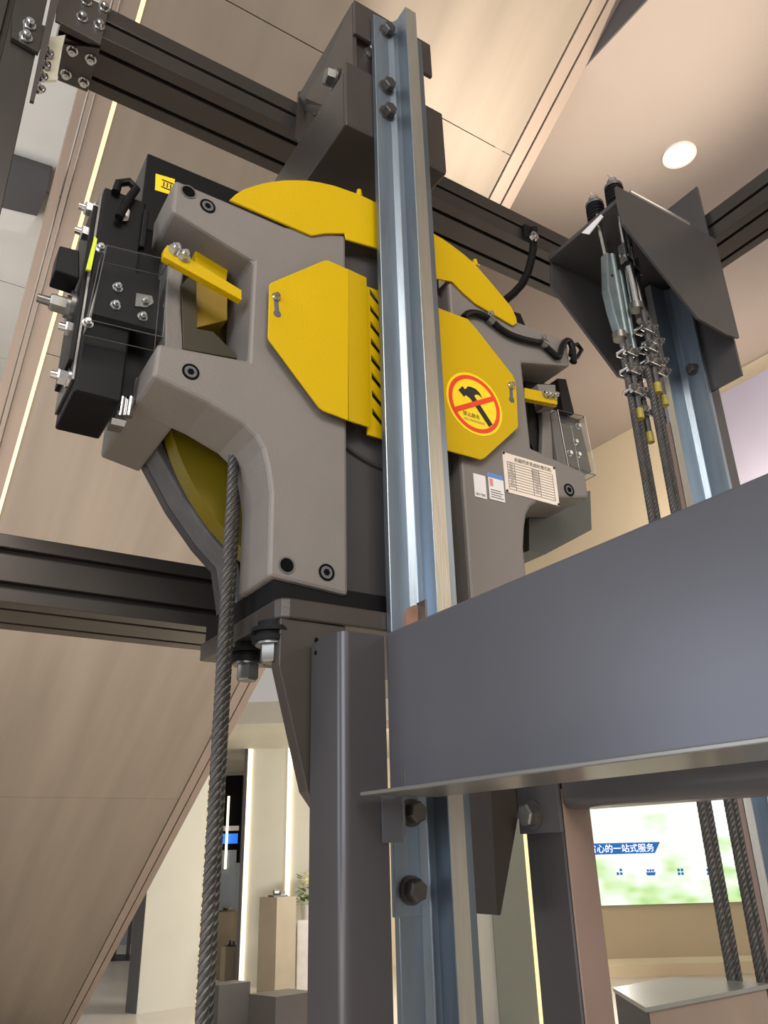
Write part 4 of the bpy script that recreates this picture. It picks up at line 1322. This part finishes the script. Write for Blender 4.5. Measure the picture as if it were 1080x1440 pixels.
# dark plinths in front
for (xl, xc, xr, yb, yt, lab) in ((278, 304, 344, 1470, 1386, 'dark grey low plinth beside the traction rope at the bottom edge'), (342, 386, 440, 1475, 1402, 'dark grey low plinth left of the support column')):
    o, pts, h = rotbox('low_plinth', xl, xc, xr, yb, yt, M_PLIN)
    tag(o, lab, 'plinth')
# white stand with plant
wsd = bgbox('plant_stand', 417, 446, 1392, 1294, 0.3, M_PAPER, 'white stand under the flower pot beside the support column', 'stand')
fb_ = bgpt(430, 1392)
top = PP(431, 1294, fb_, HX) + HX * 0.12
fp = thing('potted_plant', top, 'potted plant with green leaves and pale flowers on white stand', 'plant')
MB().cyl(top, top + UZ * 0.18, 0.075, 0.10, n=20).build('pot', M_CREAM, fp, smooth=True)
lf = MB(); fw = MB()
for i in range(70):
    a, e, rr_ = random.random() * 6.28, random.random(), 0.04 + random.random() * 0.09
    c = top + V((rr_ * math.cos(a), rr_ * math.sin(a), 0.18 + 0.34 * e))
    d = V((math.cos(a), math.sin(a), random.uniform(-.4, .6))).normalized()
    u = d.cross(UZ).normalized()
    L = random.uniform(0.09, 0.15)
    lf.add([c, c + d * L * 0.5 + u * L * 0.28, c + d * L, c + d * L * 0.5 - u * L * 0.28], [(0, 1, 2, 3)])
for i in range(12):
    a, e, rr_ = random.random() * 6.28, random.random(), random.random() * 0.12
    c = top + V((rr_ * math.cos(a), rr_ * math.sin(a), 0.38 + 0.18 * e))
    fw.cyl(c, c + UZ * 0.04, 0.03, 0.075, n=8)
o = lf.build('leaves', M_LEAF, fp); o['kind'] = 'stuff'
o = fw.build('flowers', M_PETAL, fp); o['kind'] = 'stuff'

# grey-green pillar with bright edge behind the guide rail, cream wall by it
gpil = thing('edge_lit_pillar', bgpt(730, 1475), 'grey green pillar with bright edge strip seen under the beam', 'pillar')
base3 = bgpt(730, 1475)
def gbox(x0, x1, off, dep, m, nm):
    a, b = PP(x0, 1475, base3, HX) + HX * off, PP(x1, 1475, base3, HX) + HX * off
    a.z = b.z = 0
    return MB().prism([a, b, b + HX * dep, a + HX * dep], (0, 0, 2.6)).build(nm, m, gpil)


gbox(706, 762, 0, 0.3, M_GRN, 'pillar_body')
gbox(762, 768, -0.004, 0.06, M_LEDS, 'edge_strip')
gbox(640, 706, 0.05, 0.1, M_CREAM, 'side_panel')

# video screen on the far wall
SB = bgpt(920, 1349)
def spt(x, y, off=-0.08):
    return PP(x, y, SB + HX * off, HX)


a, b = spt(450, 1349, 0.0), spt(2200, 1349, 0.0)
a.z = b.z = 0
struct('wall_back_right', MB().prism([a, b, b + HX * 0.15, a + HX * 0.15], (0, 0, 3.4)), M_WALLW)
scr = thing('video_screen', spt(920, 1269), 'bright video screen with a meadow picture on the far wall', 'screen')
q = [spt(760, 1276), spt(1120, 1266), spt(1120, 1085), spt(760, 1085)]
me_o = MB().prism(q, HX * 0.06).build('screen_frame', M_SLOT, scr)
me = bpy.data.meshes.new('picture')
o0 = V(scr['_o'])
me.from_pydata([tuple(p - HX * 0.002 - o0) for p in q], [], [(0, 1, 2, 3)])
uvl = me.uv_layers.new()
for i, uv in enumerate(((0, 0), (1, 0), (1, 1), (0, 1))):
    uvl.data[i].uv = uv
me.materials.append(screen_mat())
pic = bpy.data.objects.new('picture', me)
COL.objects.link(pic)
pic.parent = scr
M_BAN = mat('banner_blue_lit', (30, 96, 170), 0.5, 0, 0.02, emit=0.8)
bq = [spt(800, 1203, -0.085), spt(921, 1199.5, -0.085), spt(928, 1184, -0.085), spt(800, 1187, -0.085)]
MB().prism(bq, HX * 0.002).build('banner', M_BAN, scr)
tu_ = (spt(920, 1190) - spt(820, 1192.5)).normalized()
text_obj('更省心的一站式服务', 'banner_text', mat('banner_white_lit', (255, 255, 255), 0.5, emit=1.3), scr, spt(868, 1194, -0.09), tu_, UZ, 0.128 * 1.0)
for x, nm in ((871, 'a'), (915, 'b'), (957, 'c'), (998, 'd')):
    c = spt(x, 1226, -0.09)
    m = MB()
    k = 0.035
    if nm == 'b':
        for j in (-1, 0, 1):
            m.cyl(c + tu_ * (j * 0.04) + UZ * 0.02, c + tu_ * (j * 0.04) + UZ * 0.02 - HX * 0.002, 0.018, n=10)
        m.prism([c + tu_ * -0.075 - UZ * 0.005, c + tu_ * 0.075 - UZ * 0.005, c + tu_ * 0.06 - UZ * 0.05, c + tu_ * -0.06 - UZ * 0.05], -HX * 0.002)
    else:
        for (a, b) in ((-1, 1), (1, 1), (-1, -1), (1, -1)):
            if nm == 'a' and a < 0 and b > 0:
                continue
            cc_ = c + tu_ * (a * 0.026) + UZ * (b * 0.026)
            m.prism([cc_ + tu_ * -0.019 - UZ * 0.019, cc_ + tu_ * 0.019 - UZ * 0.019, cc_ + tu_ * 0.019 + UZ * 0.019, cc_ + tu_ * -0.019 + UZ * 0.019], -HX * 0.002)
    m.build('blue_icon', M_BAN, scr)
# low counter before the screen
wc = bgbox('low_counter', 700, 1500, 1368, 1351, 0.6, M_WALLW, 'low beige counter in front of the video screen wall', 'counter')

for o in bpy.data.objects:
    if '_o' in o:
        del o['_o']
